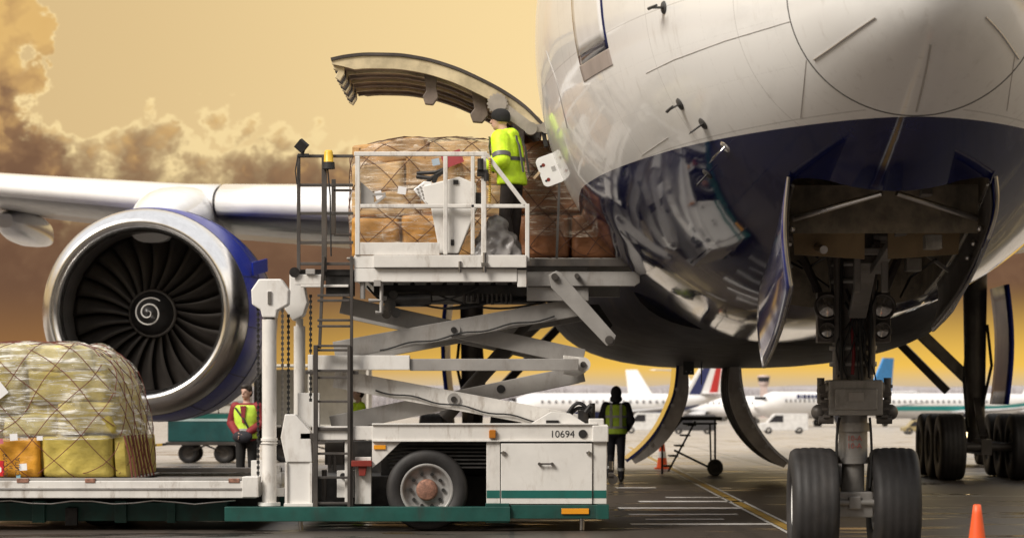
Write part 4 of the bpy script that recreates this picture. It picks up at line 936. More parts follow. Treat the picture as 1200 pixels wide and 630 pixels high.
# telescopic masts with chains
def mast(name, x, w, ytop, ybot, Y): return lp(name, m_white, lambda b: (b.cyl(P(x, ybot, Y), P(x, ytop, Y), w/2*Y/F, n=24), b.cyl(P(x, ytop, Y), P(x, ytop-9, Y), w*.32*Y/F, n=20), b.cyl(P(x, 516, Y), P(x, 513, Y), w*.58*Y/F, n=24), b.cyl(P(x, 519.5, Y), P(x, 518, Y), w*.58*Y/F, n=24)), bevel=0)
m1 = mast('lift_mast', 315.5, 17, 374, 591, LY0+.12); m2 = mast('lift_mast', 351, 13.5, 382, 592, LY0+.75)
lp('mast_collar', m_dark, lambda b: b.cyl(P(315.5, 374, LY0+.12), P(315.5, 367, LY0+.12), .06, n=20), m1, 0)
lp('mast_head', m_whiter, lambda b: b.pprism([(304, 327), (330, 327), (339, 340), (338, 357), (325, 364), (324, 372), (308, 372), (306, 363), (296, 357), (295, 340)], LY0+.02, LY0+.30, LY0+.1), m1, .015)
lp('mast_cap_plate', m_metal, lambda b: b.pb(313.5, 341, 318, 356, LY0-.0, LY0+.03, LY0), m1, .004)
lp('mast_foot', m_whiter, lambda b: b.cyl(P(315.5, 592, LY0+.12), P(315.5, 588, LY0+.12), .13, n=24), m1, .006)
lp('mast_head', m_whiter, lambda b: b.pprism([(340, 316), (354, 316), (358, 340), (361, 355), (356, 370), (344, 376), (334, 362), (340, 345)], LY0+.6, LY0+.9, LY0+.7), m2, .015)
lp('mast_base', m_whiter, lambda b: (b.pprism([(334, 485), (346, 485), (364, 505), (366, 541), (335, 541), (329, 512)], LY0-.02, LY0+.30, LY0), b.pb(336, 541, 364, 592, LY0+.0, LY0+.28, LY0)), bevel=.01)
lp('mast_flange', m_white, lambda b: (b.pb(334, 541.5, 337, 592.5, LY0-.03, LY0+.3, LY0), b.pb(363, 541.5, 366, 592.5, LY0-.03, LY0+.3, LY0), b.pb(333, 589, 367, 592.8, LY0-.04, LY0+.3, LY0)), bevel=.004)
lp('guide_bracket', m_whiter, lambda b: b.pb(360, 415, 366, 433, LY0+.1, LY0+.3, LY0))
lp('guide_bracket', m_whiter, lambda b: b.pb(346, 460, 372, 500, LY0+.32, LY0+.42, LY0))
def chain(x, y0, y1, Y, m_):
    mb = MB(); n = int((y1-y0)/3.2)
    for k in range(n):
        p = P(x, y0+k*3.2, Y); q = P(x, y0+k*3.2+3.6, Y)
        mb.beam(p, q, .012 if k % 2 else .034, .034 if k % 2 else .012, (0, 1, 0))
    mb.build('chain', m_, lo_)
for x, y0, y1, m_ in ((302.5, 360, 560, m_black), (331, 362, 500, m_metal), (338, 368, 500, m_black), (364, 345, 470, m_black)): chain(x, y0, y1, LY0+.2, m_)
# low main platform with roller deck
mp_ = lp('main_platform', m_white, lambda b: (b.pb(-60, 563, 300, 583, LY0-.02, LY0+.14, LY0), b.pb(-60, 563, 300, 583, LY1-.14, LY1, LY0), b.pb(284, 558, 303, 582, LY0-.04, LY0+.3, LY0), b.box(PX(294, LY0), PX(300, LY0), LY0+.32, LY1-.16, PZ(582, LY0), PZ(564, LY0))), bevel=.008)
lp('platform_deck', mat('worn_deck', (.33, .29, .24), .5, .3, var=.3, scale=5, dirt=.8, dirtcol=(.09, .055, .03), stretch=(1, 1, 1)), lambda b: b.box(PX(-60, LY0), PX(293, LY0), LY0+.145, LY1-.145, .43, .545), mp_)
lp('guide_rail', m_greyshade, lambda b: (b.pb(-60, 559.5, 283, 563.2, LY0+.0, LY0+.06, LY0), b.pb(-60, 571, 300, 573, LY0-.035, LY0-.018, LY0)), mp_, .003)
lp('guide_rail', m_steel, lambda b: b.pb(-60, 556, 300, 562, LY1-.3, LY1-.02, LY0), mp_, .003)
for k in range(22): lp('deck_roller', m_metal, lambda b: b.cyl((-6.4+.16*k, LY0+.2, .555), (-6.4+.16*k, LY0+.75, .555), .03, n=10), mp_, 0)
for (a, c_) in ((268, 281), (100, 112), (20, 34)): lp('stop_latch', m_rust, lambda b: (b.pb(a, 560, c_, 565, LY0-.03, LY0+.1, LY0)), mp_, .006)
lp('underframe', m_green, lambda b: (b.pb(-60, 590, 262, 612, LY0+.45, LY0+.6, LY0), b.pb(30, 588, 45, 614, LY0+.40, LY0+.5, LY0), b.pb(128, 588, 142, 614, LY0+.40, LY0+.5, LY0), b.pb(190, 588, 200, 614, LY0+.40, LY0+.5, LY0)))
lp('underframe', m_dark, lambda b: (b.pb(-60, 585, 300, 606, LY0+.7, LY1-.4, LY0), b.pb(70, 596, 84, 617, LY0+.36, LY0+.45, LY0)))
lp('side_cable', m_metal, lambda b: b.tube([P(-60+24*i, 588+2.2*math.sin(i*1.7), LY0+.05) for i in range(15)], .010, 6), bevel=0)
lp('platform_bracket', m_whiter, lambda b: b.pb(290, 540, 304, 566, LY0+.4, LY0+.55, LY0))
lp('platform_bracket', m_whiter, lambda b: (b.cyl(P(322, 560, LY0+.3), P(330, 560, LY0+.3), .07), b.cyl(P(325, 545, LY0+.3), P(325, 575, LY0+.3), .04), b.pb(318, 572, 331, 582, LY0+.2, LY0+.4, LY0)))

# white target plate on a stick beside the cargo doorway
tp = thing('target_plate', 'white rounded plate with red and black dots beside the open cargo hold', 'plate', P(648, 250, LY0+.45))
def rrect(cx, cz, w, h, r_, ang):
    pts = []
    for sx, sz, a0 in ((1, -1, -90), (1, 1, 0), (-1, 1, 90), (-1, -1, 180)):
        for i in range(6):
            a = R(a0+18*i); x = sx*(w/2-r_)+r_*math.cos(a); z = sz*(h/2-r_)+r_*math.sin(a)
            pts.append((cx+x*math.cos(ang)-z*math.sin(ang), cz+x*math.sin(ang)+z*math.cos(ang)))
    return pts
Yp = LY0+.45; pc = P(645, 199, Yp); an = R(20)
MB().prism(rrect(pc.x, pc.z, .27, .36, .06, an), Yp, Yp+.02).build('plate_body', m_wskin, tp, bevel=.004, recalc=True)
def pl(x, z): return Vector((pc.x+x*math.cos(an)-z*math.sin(an), Yp, pc.z+x*math.sin(an)+z*math.cos(an)))
for (x, z, r_, m_) in ((-.06, .08, .022, m_red), (-.09, .075, .014, m_decal), (-.06, -.10, .022, m_red), (-.09, -.105, .014, m_decal)):
    q = pl(x, z); MB().cyl(q-Vector((0, .003, 0)), q+Vector((0, .004, 0)), r_, n=14).build('dot', m_, tp)
for k in range(5): q0 = pl(.02+.01*k, -.03); q1 = pl(.02+.01*k, .03); MB().beam(q0-Vector((0, .001, 0)), q1-Vector((0, .001, 0)), .003, .006, (1, 0, 0)).build('grille_bar', m_greyshade, tp)
MB().beam(pl(-.13, .02), pl(-.22, -.03), .015, .03).build('pointer', mat('pale_wood', (.5, .36, .22), .6), tp)
MB().beam(pl(.05, -.17)+Vector((0, .015, 0)), P(652, 312, Yp+.02), .03, .03).build('stick', m_steel, tp)

# ================================================================== CARGO PALLETS
def film_mat(name, tint, lo=.05, hi=.5):
    m = bpy.data.materials.new(name); m.use_nodes = True; t = m.node_tree; t.nodes.clear()
    o = nd(t, 'ShaderNodeOutputMaterial'); b = nd(t, 'ShaderNodeBsdfPrincipled'); tr = nd(t, 'ShaderNodeBsdfTransparent'); mx = nd(t, 'ShaderNodeMixShader')
    g = nd(t, 'ShaderNodeTexCoord'); mp = nd(t, 'ShaderNodeMapping'); t.links.new(g.outputs['Object'], mp.inputs[0]); mp.inputs['Scale'].default_value = (1.0, 1.0, 9.0); mp.inputs['Rotation'].default_value = (0, .16, 0)
    st = fbm(t, mp.outputs[0], 2.6, 8, .66, .6); st2 = fbm(t, g.outputs['Object'], 6, 6, .6, 1.2)
    f = mth(t, 'ADD', lo, mth(t, 'MULTIPLY', mth(t, 'ADD', mth(t, 'MULTIPLY', sstep(t, st, .47, .66), .8), mth(t, 'MULTIPLY', sstep(t, st2, .5, .8), .35)), hi), clamp=True)
    t.links.new(f, mx.inputs[0]); t.links.new(tr.outputs[0], mx.inputs[1]); t.links.new(b.outputs[0], mx.inputs[2]); t.links.new(mx.outputs[0], o.inputs[0])
    b.inputs['Base Color'].default_value = (*tint, 1); b.inputs['Roughness'].default_value = .10
    bn = nd(t, 'ShaderNodeBump'); bn.inputs['Strength'].default_value = .9; bn.inputs['Distance'].default_value = .03
    t.links.new(mth(t, 'ADD', st, mth(t, 'MULTIPLY', st2, .6)), bn.inputs['Height']); t.links.new(bn.outputs[0], b.inputs['Normal'])
    MATS[name] = m; return m
m_film = film_mat('clear_stretch_film', (.86, .84, .78), .12, .85); m_film2 = film_mat('dusty_stretch_film', (.84, .72, .58), .08, .75)
def wrap_mat(name, col, var=.3): return mat(name, col, .5, var=var, scale=2.2, bump=1.0, bscale=4.5, stretch=(1, 1, 1.6), spec=.4, dirt=.25, dirtcol=tuple(c*.35 for c in col))
m_olive = wrap_mat('olive_wrap', (.43, .34, .075)); m_pale = wrap_mat('pale_olive_wrap', (.52, .44, .17)); m_orange = wrap_mat('orange_wrap', (.62, .29, .025), .15)
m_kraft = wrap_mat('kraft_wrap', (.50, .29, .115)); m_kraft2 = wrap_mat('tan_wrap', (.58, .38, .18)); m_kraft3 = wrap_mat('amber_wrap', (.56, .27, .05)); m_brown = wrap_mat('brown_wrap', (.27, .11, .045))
m_net = mat('dark_net_rope', (.10, .045, .032), .8, var=.3); m_net2 = mat('red_net_rope', (.14, .036, .026), .8, var=.3); m_alu = mat('pallet_aluminium', (.45, .43, .40), .4, .8, var=.15, dirt=.6)
m_label = mat('paper_label', (.80, .79, .80), .5, var=.03)
def pallet(label, x0, x1, y0, y1, z0, z1, boxes, net, film, film_z, cell, seed, taper=.04, dome=.05, group=None):
    def warp(p):
        u = max(0, (p.z-z0)/(z1-z0)); v = (p.x-x0)/(x1-x0)
        return Vector((x0+(p.x-x0)*(1-taper*u**2.0*max(0, v)), p.y, z0+(p.z-z0)*(1-dome*max(0, u-.5)*2*(abs(2*v-1)**3))+.06*u*noise.noise(Vector((p.x*2.1, p.y*2.1, seed)))))
    c = Vector(((x0+x1)/2, (y0+y1)/2, (z0+z1)/2)); h = Vector(((x1-x0)/2, (y1-y0)/2, (z1-z0)/2))
    th_ = thing('cargo_pallet', label, 'cargo pallet', (c.x, c.y, z0), group=group)
    MB().box(x0-.04, x1+.04, y0-.04, y1+.04, z0-.001, z0+.022).build('pallet_sheet', m_alu, th_, bevel=.006)
    for q, (bx0, bx1, bz0, bz1, m_, yo) in enumerate(boxes):
        cx, cz = x0+(bx0+bx1)/2*(x1-x0), z0+.03+(bz0+bz1)/2*(z1-z0-.03)
        MB().sbox((cx, c.y+yo/2, cz), ((bx1-bx0)/2*(x1-x0)-.004, h.y-.03-yo/2, (bz1-bz0)/2*(z1-z0)-.002), 22, 16, .034, 3.4, q+seed).warped(warp).build('wrapped_bale', m_, th_, doubles=True)
    MB().sbox(c+Vector((0, .06, 0)), h-Vector((.05, .09, .05)), 14, 8, .02, 2, seed).warped(warp).build('inner_load', boxes[2][4], th_, doubles=True)
    h2 = h+Vector((.025, .025, .02))
    def S(dv, off=0):
        p = soft(dv, c, h2+Vector((off, off, off)), 9, .045, 2.4, seed); return warp(p)
    mb = MB()
    for face in range(6):
        if face == 4: continue
        ax = face//2; sg = 1 if face % 2 else -1; a1, a2 = (ax+1) % 3, (ax+2) % 3
        def fn(u, v):
            dv = [0, 0, 0]; dv[ax] = sg; dv[a1] = (2*u-1)*sg; dv[a2] = 2*v-1
            if ax != 2: dv[2] = film_z+(dv[2]+1)/2*(1-film_z)
            p = S(dv); k = noise.noise(Vector((p.x*1.1, p.y*1.1, p.z*9+seed)))*.030+noise.noise(p*15)*.016+.024*noise.noise(p*4)
            return p+(p-c).normalized()*k
        mb.grid(fn, 48, 48)
    f_ = mb.build('stretch_film', film, th_, doubles=True, recalc=True)
    # net: crossing ropes over front, sides and top
    ropes = []
    nx = max(3, round(2*h.x/cell)); nzc = 2*h.z/cell
    for d_ in (-1, 1):
        for k in range(-int(nzc)-1, nx+int(nzc)+2):
            pts = []
            for i in range(25):
                v = i/24; xx = (k+.35*noise.noise(Vector((k*1.7, d_*5, seed)))+d_*v*nzc+.22*noise.noise(Vector((v*3.1, k*1.3, seed+d_))))/nx*2-1
                if -1 <= xx <= 1: pts.append(S((xx, -1, v*2-1), .012)+Vector((0, noise.noise(Vector((k*3.1, v*4, seed)))*.012-.006, .09*noise.noise(Vector((v*2.6, k*2.2, d_*3.3+seed))))))
            if len(pts) > 2: ropes.append(pts)
    ny = max(3, round(2*h.y/cell))
    for d_ in (-1, 1):
        for sg in (-1, 1):
            for k in range(-int(nzc)-1, ny+int(nzc)+2):
                pts = [S((sg, (k+d_*i/16*nzc)/ny*2-1, i/16*2-1), .012) for i in range(17) if -1 <= (k+d_*i/16*nzc)/ny*2-1 <= 1]
                if len(pts) > 2: ropes.append(pts)
        for k in range(-ny-1, nx+ny+2):
            pts = [S(((k+d_*i/16*ny)/nx*2-1, i/16*2-1, 1), .012) for i in range(17) if -1 <= (k+d_*i/16*ny)/nx*2-1 <= 1]
            if len(pts) > 2: ropes.append(pts)
    for pts in ropes: MB().tube(pts, .0050, 5).build('net_rope', net, th_)
    return th_, S
pA, SA = pallet('olive and orange bales in clear film and red net on the low left platform', PX(-62, 30.1), PX(148, 30.1), 30.05, 32.75, .575, PZ(402, 30.1),
    [(.0, .265, .0, .30, m_olive, 0), (.27, .52, .0, .30, m_orange, 0), (.525, .93, .0, .31, m_olive, 0), (.93, 1.0, .0, .30, m_olive, .1), (.0, .30, .31, .50, m_pale, .02), (.305, .62, .31, .47, m_pale, .03), (.625, .97, .32, .56, m_olive, .0), (.0, .18, .5, .92, m_pale, .05), (.185, .45, .48, .90, m_olive, .05), (.455, .95, .55, .79, m_olive, .04), (.0, .5, .88, 1.0, m_pale, .15), (.46, .90, .79, .99, m_pale, .1)],
    m_net2, m_film, -.40, .50, 3, .13, .10)
def stick_label(th_, S, x, z, w, h, m_, ang=0, name='paper_label'):
    p = S((x, -1, z), .022); a = R(ang); mb = MB()
    pts = [(-w/2, -h/2), (w/2, -h/2), (w/2, h/2), (-w/2, h/2)]
    mb.prism([(p.x+a_*math.cos(a)-b_*math.sin(a), p.z+a_*math.sin(a)+b_*math.cos(a)) for a_, b_ in pts], p.y-.012, p.y-.009)
    return mb.build(name, m_, th_, recalc=True)
stick_label(pA, SA, -.49, .35, .30, .36, m_label, 38); stick_label(pA, SA, -.22, -.34, .09, .08, m_label, 5); stick_label(pA, SA, .06, -.36, .07, .05, m_label)
stick_label(pA, SA, -.40, -.78, .16, .18, mat('red_label', (.55, .015, .02), .5), 0, 'red_label'); q_ = SA((-.40, -1, -.80), .022)
MB().cyl((q_.x, q_.y-.016, q_.z-.0), (q_.x, q_.y-.012, q_.z), .05, n=7).build('label_emblem', m_label, pA)
stick_label(pA, SA, -.13, -.77, .09, .08, m_label, 4); stick_label(pA, SA, -.20, -.95, .05, .045, mat('blue_label', (.25, .45, .55), .5)); stick_label(pA, SA, -.38, -.40, .11, .06, mat('pink_label', (.6, .16, .2), .5), 10)
for (xx, s_) in ((-.31, 'РОССИЯ'), (-.255, 'и'), (-.18, 'СИЛА')):
    p = SA((xx, -1, -.76), .02); text_mesh('bale_lettering', s_, .075, m_decal, pA, Matrix.Translation((p.x, p.y-.014, p.z)) @ Matrix.Rotation(R(90), 4, 'X') @ Matrix.Rotation(R(90), 4, 'Z'), .001)
# gathered red straps at the right corner
for k in range(7):
    b0 = Vector((PX(156+k*1.4, 30.1), 30.05+.2*k, .60)); MB().tube([b0, b0+Vector((-.03-.02*k*.3, 0, .25)), b0+Vector((-.10, .02, .50))], .012, 5).build('net_strap', m_net2, pA)

pB, SB = pallet('tan film-wrapped bales on the raised bridge behind the control console', PX(411, 30.5), PX(603, 30.5), 30.45, 32.85, DZ, PZ(160, 30.5),
    [(.0, .30, .0, .33, m_kraft3, 0), (.305, .62, .0, .35, m_kraft3, .02), (.625, 1, .0, .33, m_kraft, .03), (.0, .42, .34, .55, m_kraft2, .02), (.425, .8, .36, .58, m_kraft, .05), (.805, 1, .34, .6, m_kraft2, .03), (.0, .33, .56, .80, m_kraft2, .03), (.335, .68, .58, .82, m_kraft, .02), (.685, 1, .6, .83, m_kraft, .05), (.0, .48, .80, 1.0, m_kraft, .1), (.485, 1, .82, .98, m_kraft2, .14)],
    m_net, m_film2, -.80, .46, 11, .03, .08)
stick_label(pB, SB, -.35, .10, .10, .09, m_label, -8); stick_label(pB, SB, .05, .55, .09, .08, mat('blue_grey_label', (.35, .42, .5), .5), 12)
stick_label(pB, SB, .25, .62, .24, .16, mat('dull_red_label', (.33, .05, .06), .5), 20, 'red_label'); stick_label(pB, SB, -.62, .05, .08, .1, m_label, 15); stick_label(pB, SB, .9, .40, .07, .09, m_label)
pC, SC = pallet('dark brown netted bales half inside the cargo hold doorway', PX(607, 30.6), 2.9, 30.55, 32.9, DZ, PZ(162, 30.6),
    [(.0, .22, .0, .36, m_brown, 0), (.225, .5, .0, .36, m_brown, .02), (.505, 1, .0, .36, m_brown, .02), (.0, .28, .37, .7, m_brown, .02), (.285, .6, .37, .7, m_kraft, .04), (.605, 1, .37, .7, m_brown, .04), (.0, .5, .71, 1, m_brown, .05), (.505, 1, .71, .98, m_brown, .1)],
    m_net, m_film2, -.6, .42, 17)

# crumpled grey tarpaulin bag on the bridge
tb = MB()
def bagfn(u, v):
    a = 2*math.pi*u; zz = v; r_ = (1-zz)**.6*(1+.13*abs(math.sin(3.5*a+4*zz))+.10*abs(math.sin(6*a-7*zz)))+.06*zz
    p = Vector((PX(583, 29.85)+.28*r_*math.cos(a)-.02*zz, 29.93+.17*r_*math.sin(a), DZ-.03+.52*zz)); return p+Vector((noise.noise(p*9), noise.noise(p*9+Vector((3, 3, 3))), 0))*.05
tb.grid(bagfn, 64, 30)
tag(tb.build('tarpaulin_bag', mat('grey_tarpaulin', (.22, .205, .20), .3, var=.25, bump=.5, bscale=9, stretch=(1, 1, 1)), loc=(PX(583, 29.85), 29.93, DZ-.03), doubles=True, recalc=True), 'crumpled grey tarpaulin bag at the feet of the worker on the bridge', 'bag')

# ================================================================== PEOPLE (local frame: facing -y, feet at z = 0)
m_skinp = mat('skin', (.52, .32, .24), .5, var=.08); m_hairp = mat('dark_hair', (.025, .018, .013), .6, var=.3)
m_hiviz = mat('hi_vis_yellow_green', (.60, .88, .02), .6, var=.14, scale=9, bump=1.0, bscale=7, stretch=(1, 1, 1))
m_hivest = mat('hi_vis_vest', (.52, .74, .06), .65, var=.12, scale=9, bump=.8, bscale=8, stretch=(1, 1, 1))
m_band = mat('reflective_band', (.45, .45, .44), .35, .2, var=.1); m_bandd = mat('dark_grey_band', (.10, .095, .10), .5)
m_dkcloth = mat('dark_navy_cloth', (.016, .016, .022), .8, var=.3, scale=8); m_brcloth = mat('dark_brown_cloth', (.030, .022, .020), .8, var=.3, scale=8)
m_redcloth = mat('dark_red_jacket', (.20, .014, .018), .7, var=.2, scale=8); m_blackcloth = mat('black_knit', (.010, .009, .009), .9, var=.3)
def remesh(o, vox=.012, it=4):
    r_ = o.modifiers.new('remesh', 'REMESH'); r_.mode = 'VOXEL'; r_.voxel_size = vox; r_.use_smooth_shade = True
    s_ = o.modifiers.new('smooth', 'SMOOTH'); s_.factor = .5; s_.iterations = it
    return o
def person(label, base, yaw, pose, wear, group='ground crew'):
    root = thing('person', label, 'person', base, R(yaw), group, local=True)
    J = dict(hipL=(.09, 0, .93), kneeL=(.10, -.01, .50), ankL=(.10, .02, .09), hipR=(-.09, 0, .93), kneeR=(-.10, -.01, .50), ankR=(-.10, .02, .09),
             shL=(.185, 0, 1.41), elL=(.24, .03, 1.13), wrL=(.25, -.04, .88), shR=(-.185, 0, 1.41), elR=(-.24, .03, 1.13), wrR=(-.25, -.04, .88), lean=0, turn=0, nod=0)
    J.update(pose); lean = J['lean']
    V = {k: Vector(v) for k, v in J.items() if isinstance(v, tuple)}
    def tf(v): v = Vector(v); return v+Vector((0, -lean*max(0, v.z-.95), 0))
    for k in ('shL', 'shR'): V[k] = tf(V[k])
    def torso(mb, z0, z1, pad):
        prof = [(.84, .145, .105), (.93, .160, .115), (1.02, .150, .105), (1.10, .145, .105), (1.22, .160, .118), (1.32, .172, .120), (1.40, .165, .108), (1.45, .115, .085), (1.49, .065, .065)]
        zs = [z0+(z1-z0)*i/16 for i in range(17)]
        fa, fb = pchip([p[0] for p in prof], [p[1] for p in prof]), pchip([p[0] for p in prof], [p[2] for p in prof])
        mb.loft([[tf((math.cos(a)*(fa(z)+pad), math.sin(a)*(fb(z)+pad), z)) for a in [2*math.pi*k/28 for k in range(28)]] for z in zs])
    def chain_(mb, pts, rs):
        P_ = []; R_ = []
        for i in range(len(pts)-1):
            for k in range(6): P_.append(Vector(pts[i]).lerp(Vector(pts[i+1]), k/6)); R_.append(rs[i]+(rs[i+1]-rs[i])*k/6)
        P_.append(Vector(pts[-1])); R_.append(rs[-1]); mb.tube(P_, R_, 14)
        for p, r_ in ((P_[0], R_[0]), (P_[-1], R_[-1])): mb.ball(p, r_*.98)
        for i in range(1, len(pts)-1): mb.ball(pts[i], rs[i]*1.0)
    # body
    mb = MB(); torso(mb, .86, 1.48, -.012)
    for s_ in 'LR':
        chain_(mb, [V['hip'+s_], V['knee'+s_], V['ank'+s_]], [.075, .052, .038]); chain_(mb, [V['sh'+s_], V['el'+s_], V['wr'+s_]], [.052, .040, .029])
        d_ = (V['wr'+s_]-V['el'+s_]).normalized(); w = V['wr'+s_]; sx = 1 if s_ == 'L' else -1
        u = d_.cross(Vector((sx, 0, .2))).normalized(); n_ = d_.cross(u)
        mb.tube([w, w+d_*.03, w+d_*.09], [.026, .034, .036], 10); mb.ball(w+d_*.075+u*.015, .026); mb.ball(w+d_*.075-u*.015, .026)
        for q, (o_, l_) in enumerate(((-.030, .062), (-.010, .074), (.010, .070), (.030, .056))):
            a_ = w+d_*.09+u*o_; mb.tube([a_, a_+d_*l_*.5+n_*.006*sx, a_+d_*l_*.85+n_*.026*sx], [.0105, .0095, .0085], 7)
        a_ = w+d_*.04-u*.03; mb.tube([a_, a_+d_*.035-u*.028, a_+d_*.065-u*.035+n_*.01], [.013, .011, .010], 7)
    hc = tf((0, -.01, 1.645))+Vector((0, -J['nod'], 0)); Hm = Matrix.Translation(hc) @ Matrix.Rotation(R(J['turn']), 4, 'Z')
    def H(x, y, z): return Hm @ Vector((x, y, z))
    chain_(mb, [tf((0, .01, 1.44)), hc+Vector((0, .015, -.06))], [.060, .055])
    hb = MB(); hb.ball((0, 0, .02), (.077, .098, .105), 20, 14); hb.ball((0, -.025, -.045), (.058, .070, .075), 16, 10); hb.ball((0, -.055, -.088), (.030, .030, .026))
    hb.tube([(0, -.092, .022), (0, -.108, -.012), (0, -.118, -.028)], [.010, .013, .016], 8); hb.ball((0, -.092, -.062), (.022, .012, .009))
    for sx in (-1, 1): hb.ball((sx*.076, .012, .0), (.012, .022, .032), 10, 8); hb.ball((sx*.030, -.082, .034), (.022, .014, .008))
    mb.v += [Hm @ v for v in hb.v]; o_ = len(mb.v)-len(hb.v); mb.f += [[i+o_ for i in f] for f in hb.f]; mb.s += hb.s; mb.m += hb.m
    body = remesh(mb.build('body', m_skinp, root), .0085, 2)
    for sx in (-1, 1): MB().ball(H(sx*.031, -.0885, .012), (.010, .008, .007)).build('eye', m_hairp, root)
    MB().tube([H(-.024, -.098, -.060), H(0, -.103, -.060), H(.024, -.098, -.060)], .0035, 6).build('mouth', mat('lips', (.25, .10, .08), .5), root)
    # clothing
    jm = wear['jacket']; pad = wear.get('pad', .022)
    mb = MB(); torso(mb, wear.get('hem', .86), 1.475, pad)
    for s_ in 'LR': chain_(mb, [V['sh'+s_], V['el'+s_], V['el'+s_].lerp(V['wr'+s_], .93)], [.058+pad, .047+pad, .036+pad*.8])
    if wear.get('collar'): mb.tube([tf((.085*math.cos(a), .02+.08*math.sin(a), 1.50+.02*math.sin(a))) for a in [2*math.pi*k/20 for k in range(20)]], .034, 8, True); mb.ball(tf((0, .10, 1.47)), (.12, .06, .07))
    jk = remesh(mb.build('jacket', jm, root), .012, 5)
    if wear.get('vest'):
        mb = MB(); torso(mb, .90, 1.44, pad+.016); v_ = remesh(mb.build('vest', wear['vest'], root), .012, 3)
    else: v_ = jk
    def bandring(z, m_, p2, hh=.022):
        mb = MB(); prof = [(.84, .145, .105), (.93, .160, .115), (1.02, .150, .105), (1.10, .145, .105), (1.22, .160, .118), (1.32, .172, .120), (1.40, .165, .108)]
        fa, fb = pchip([p[0] for p in prof], [p[1] for p in prof]), pchip([p[0] for p in prof], [p[2] for p in prof])
        mb.loft([[tf((math.cos(a)*(fa(z+dz_)+p2), math.sin(a)*(fb(z+dz_)+p2), z+dz_)) for a in [2*math.pi*k/40 for k in range(40)]] for dz_ in (-hh, 0, hh)], True, False); mb.build('reflective_band', m_, v_)
    for z in wear.get('bands', ()): bandring(z, wear.get('bandmat', m_band), pad+(.022 if wear.get('vest') else .006))
    if wear.get('straps'):
        for sx in (-1, 1):
            for sy in (-1, 1):
                pts = [tf((sx*(.09), sy*(.118+pad+.014 if z < 1.36 else .100+pad+.012), z)) for z in (1.02, 1.15, 1.25, 1.33, 1.40, 1.45)]
                mb = MB()
                for i in range(5): mb.beam(pts[i], pts[i+1], .05, .008, (0, 1, 0))
                mb.build('reflective_band', wear.get('bandmat', m_band), v_)
    if wear.get('sleeve_band'):
        for s_ in 'LR':
            a_, b_ = V['sh'+s_].lerp(V['el'+s_], .72), V['sh'+s_].lerp(V['el'+s_], .92); MB().tube([a_, a_.lerp(b_, .5), b_], .054+pad, 18).build('sleeve_band', wear.get('bandmat', m_band), jk)
    mb = MB(); torso(mb, .84, 1.0, .010)
    for s_ in 'LR': chain_(mb, [V['hip'+s_], V['knee'+s_], V['ank'+s_]], [.098, .074, .062])
    tr_ = remesh(mb.build('trousers', wear['trousers'], root), .012, 4)
    if wear.get('ankle_band'):
        for s_ in 'LR': a_ = V['knee'+s_].lerp(V['ank'+s_], .55); b_ = V['knee'+s_].lerp(V['ank'+s_], .67); MB().tube([a_, b_], .073, 16).build('ankle_band', m_band, tr_)
    for s_ in 'LR':
        a = V['ank'+s_]; mb = MB(); mb.ball(a+Vector((0, -.07, -.045)), (.048, .115, .042)); mb.ball(a+Vector((0, .02, -.035)), (.044, .055, .055)); mb.tube([a+Vector((0, .01, .06)), a+Vector((0, .01, -.03))], .050, 12)
        remesh(mb.build('shoe', m_black, root), .010, 3)
    if wear['head'] == 'beanie':
        mb = MB(); rg = [[H(math.cos(a)*r_, math.sin(a)*r_*1.22+.008, z+(.045 if math.sin(a) < 0 and z < .03 else 0)*abs(math.sin(a))) for a in [2*math.pi*k/24 for k in range(24)]] for z, r_ in ((-.022, .086), (-.012, .093), (.02, .095), (.06, .095), (.09, .088), (.118, .070), (.136, .042), (.143, .006))]
        mb.loft(rg); mb.build('beanie', wear.get('hatmat', m_blackcloth), root)
    elif wear['head'] == 'hood':
        mb = MB(); mb.ball(H(0, .03, .015), (.105, .115, .13), 20, 14); mb.ball(H(0, .07, -.10), (.12, .09, .08)); remesh(mb.build('hood', jm, root), .011, 4)
    else:
        mb = MB(); mb.ball(H(0, .018, .052), (.089, .106, .097), 20, 12); mb.ball(H(0, .045, .0), (.084, .080, .085)); mb.ball(H(0, -.05, .092), (.068, .060, .046)); remesh(mb.build('hair', m_hairp, root), .010, 2)
    return root, V, tf, H
person('worker in bright hi-vis jacket and black beanie on the raised loader bridge', (PX(600, 30.08), 30.08, DZ-.03), -112,
       dict(lean=.16, elL=(.27, -.02, 1.15), wrL=(.17, -.26, 1.10), elR=(-.26, -.05, 1.16), wrR=(-.16, -.28, 1.12), kneeL=(.10, -.05, .5), ankL=(.10, .04, .09), kneeR=(-.10, .0, .5), ankR=(-.11, -.04, .09), nod=.03, turn=8),
       dict(jacket=m_hiviz, pad=.058, hem=.88, collar=True, bands=(1.18,), bandmat=m_bandd, sleeve_band=True, straps=True, trousers=m_brcloth, head='beanie', ankle_band=False))
person('worker with dark hood and yellow vest walking away beside the raised loader', (PX(722, 47.5), 47.5, 0), 176,
       dict(lean=.05, kneeL=(.10, -.10, .50), ankL=(.11, .10, .10), kneeR=(-.09, -.02, .50), ankR=(-.09, -.10, .09), elL=(.27, -.02, 1.14), wrL=(.20, -.20, 1.02), elR=(-.27, -.0, 1.14), wrR=(-.21, -.18, 1.0)),
       dict(jacket=m_dkcloth, pad=.035, vest=m_hivest, bands=(1.02, 1.22), straps=True, trousers=m_dkcloth, head='hood', ankle_band=True))
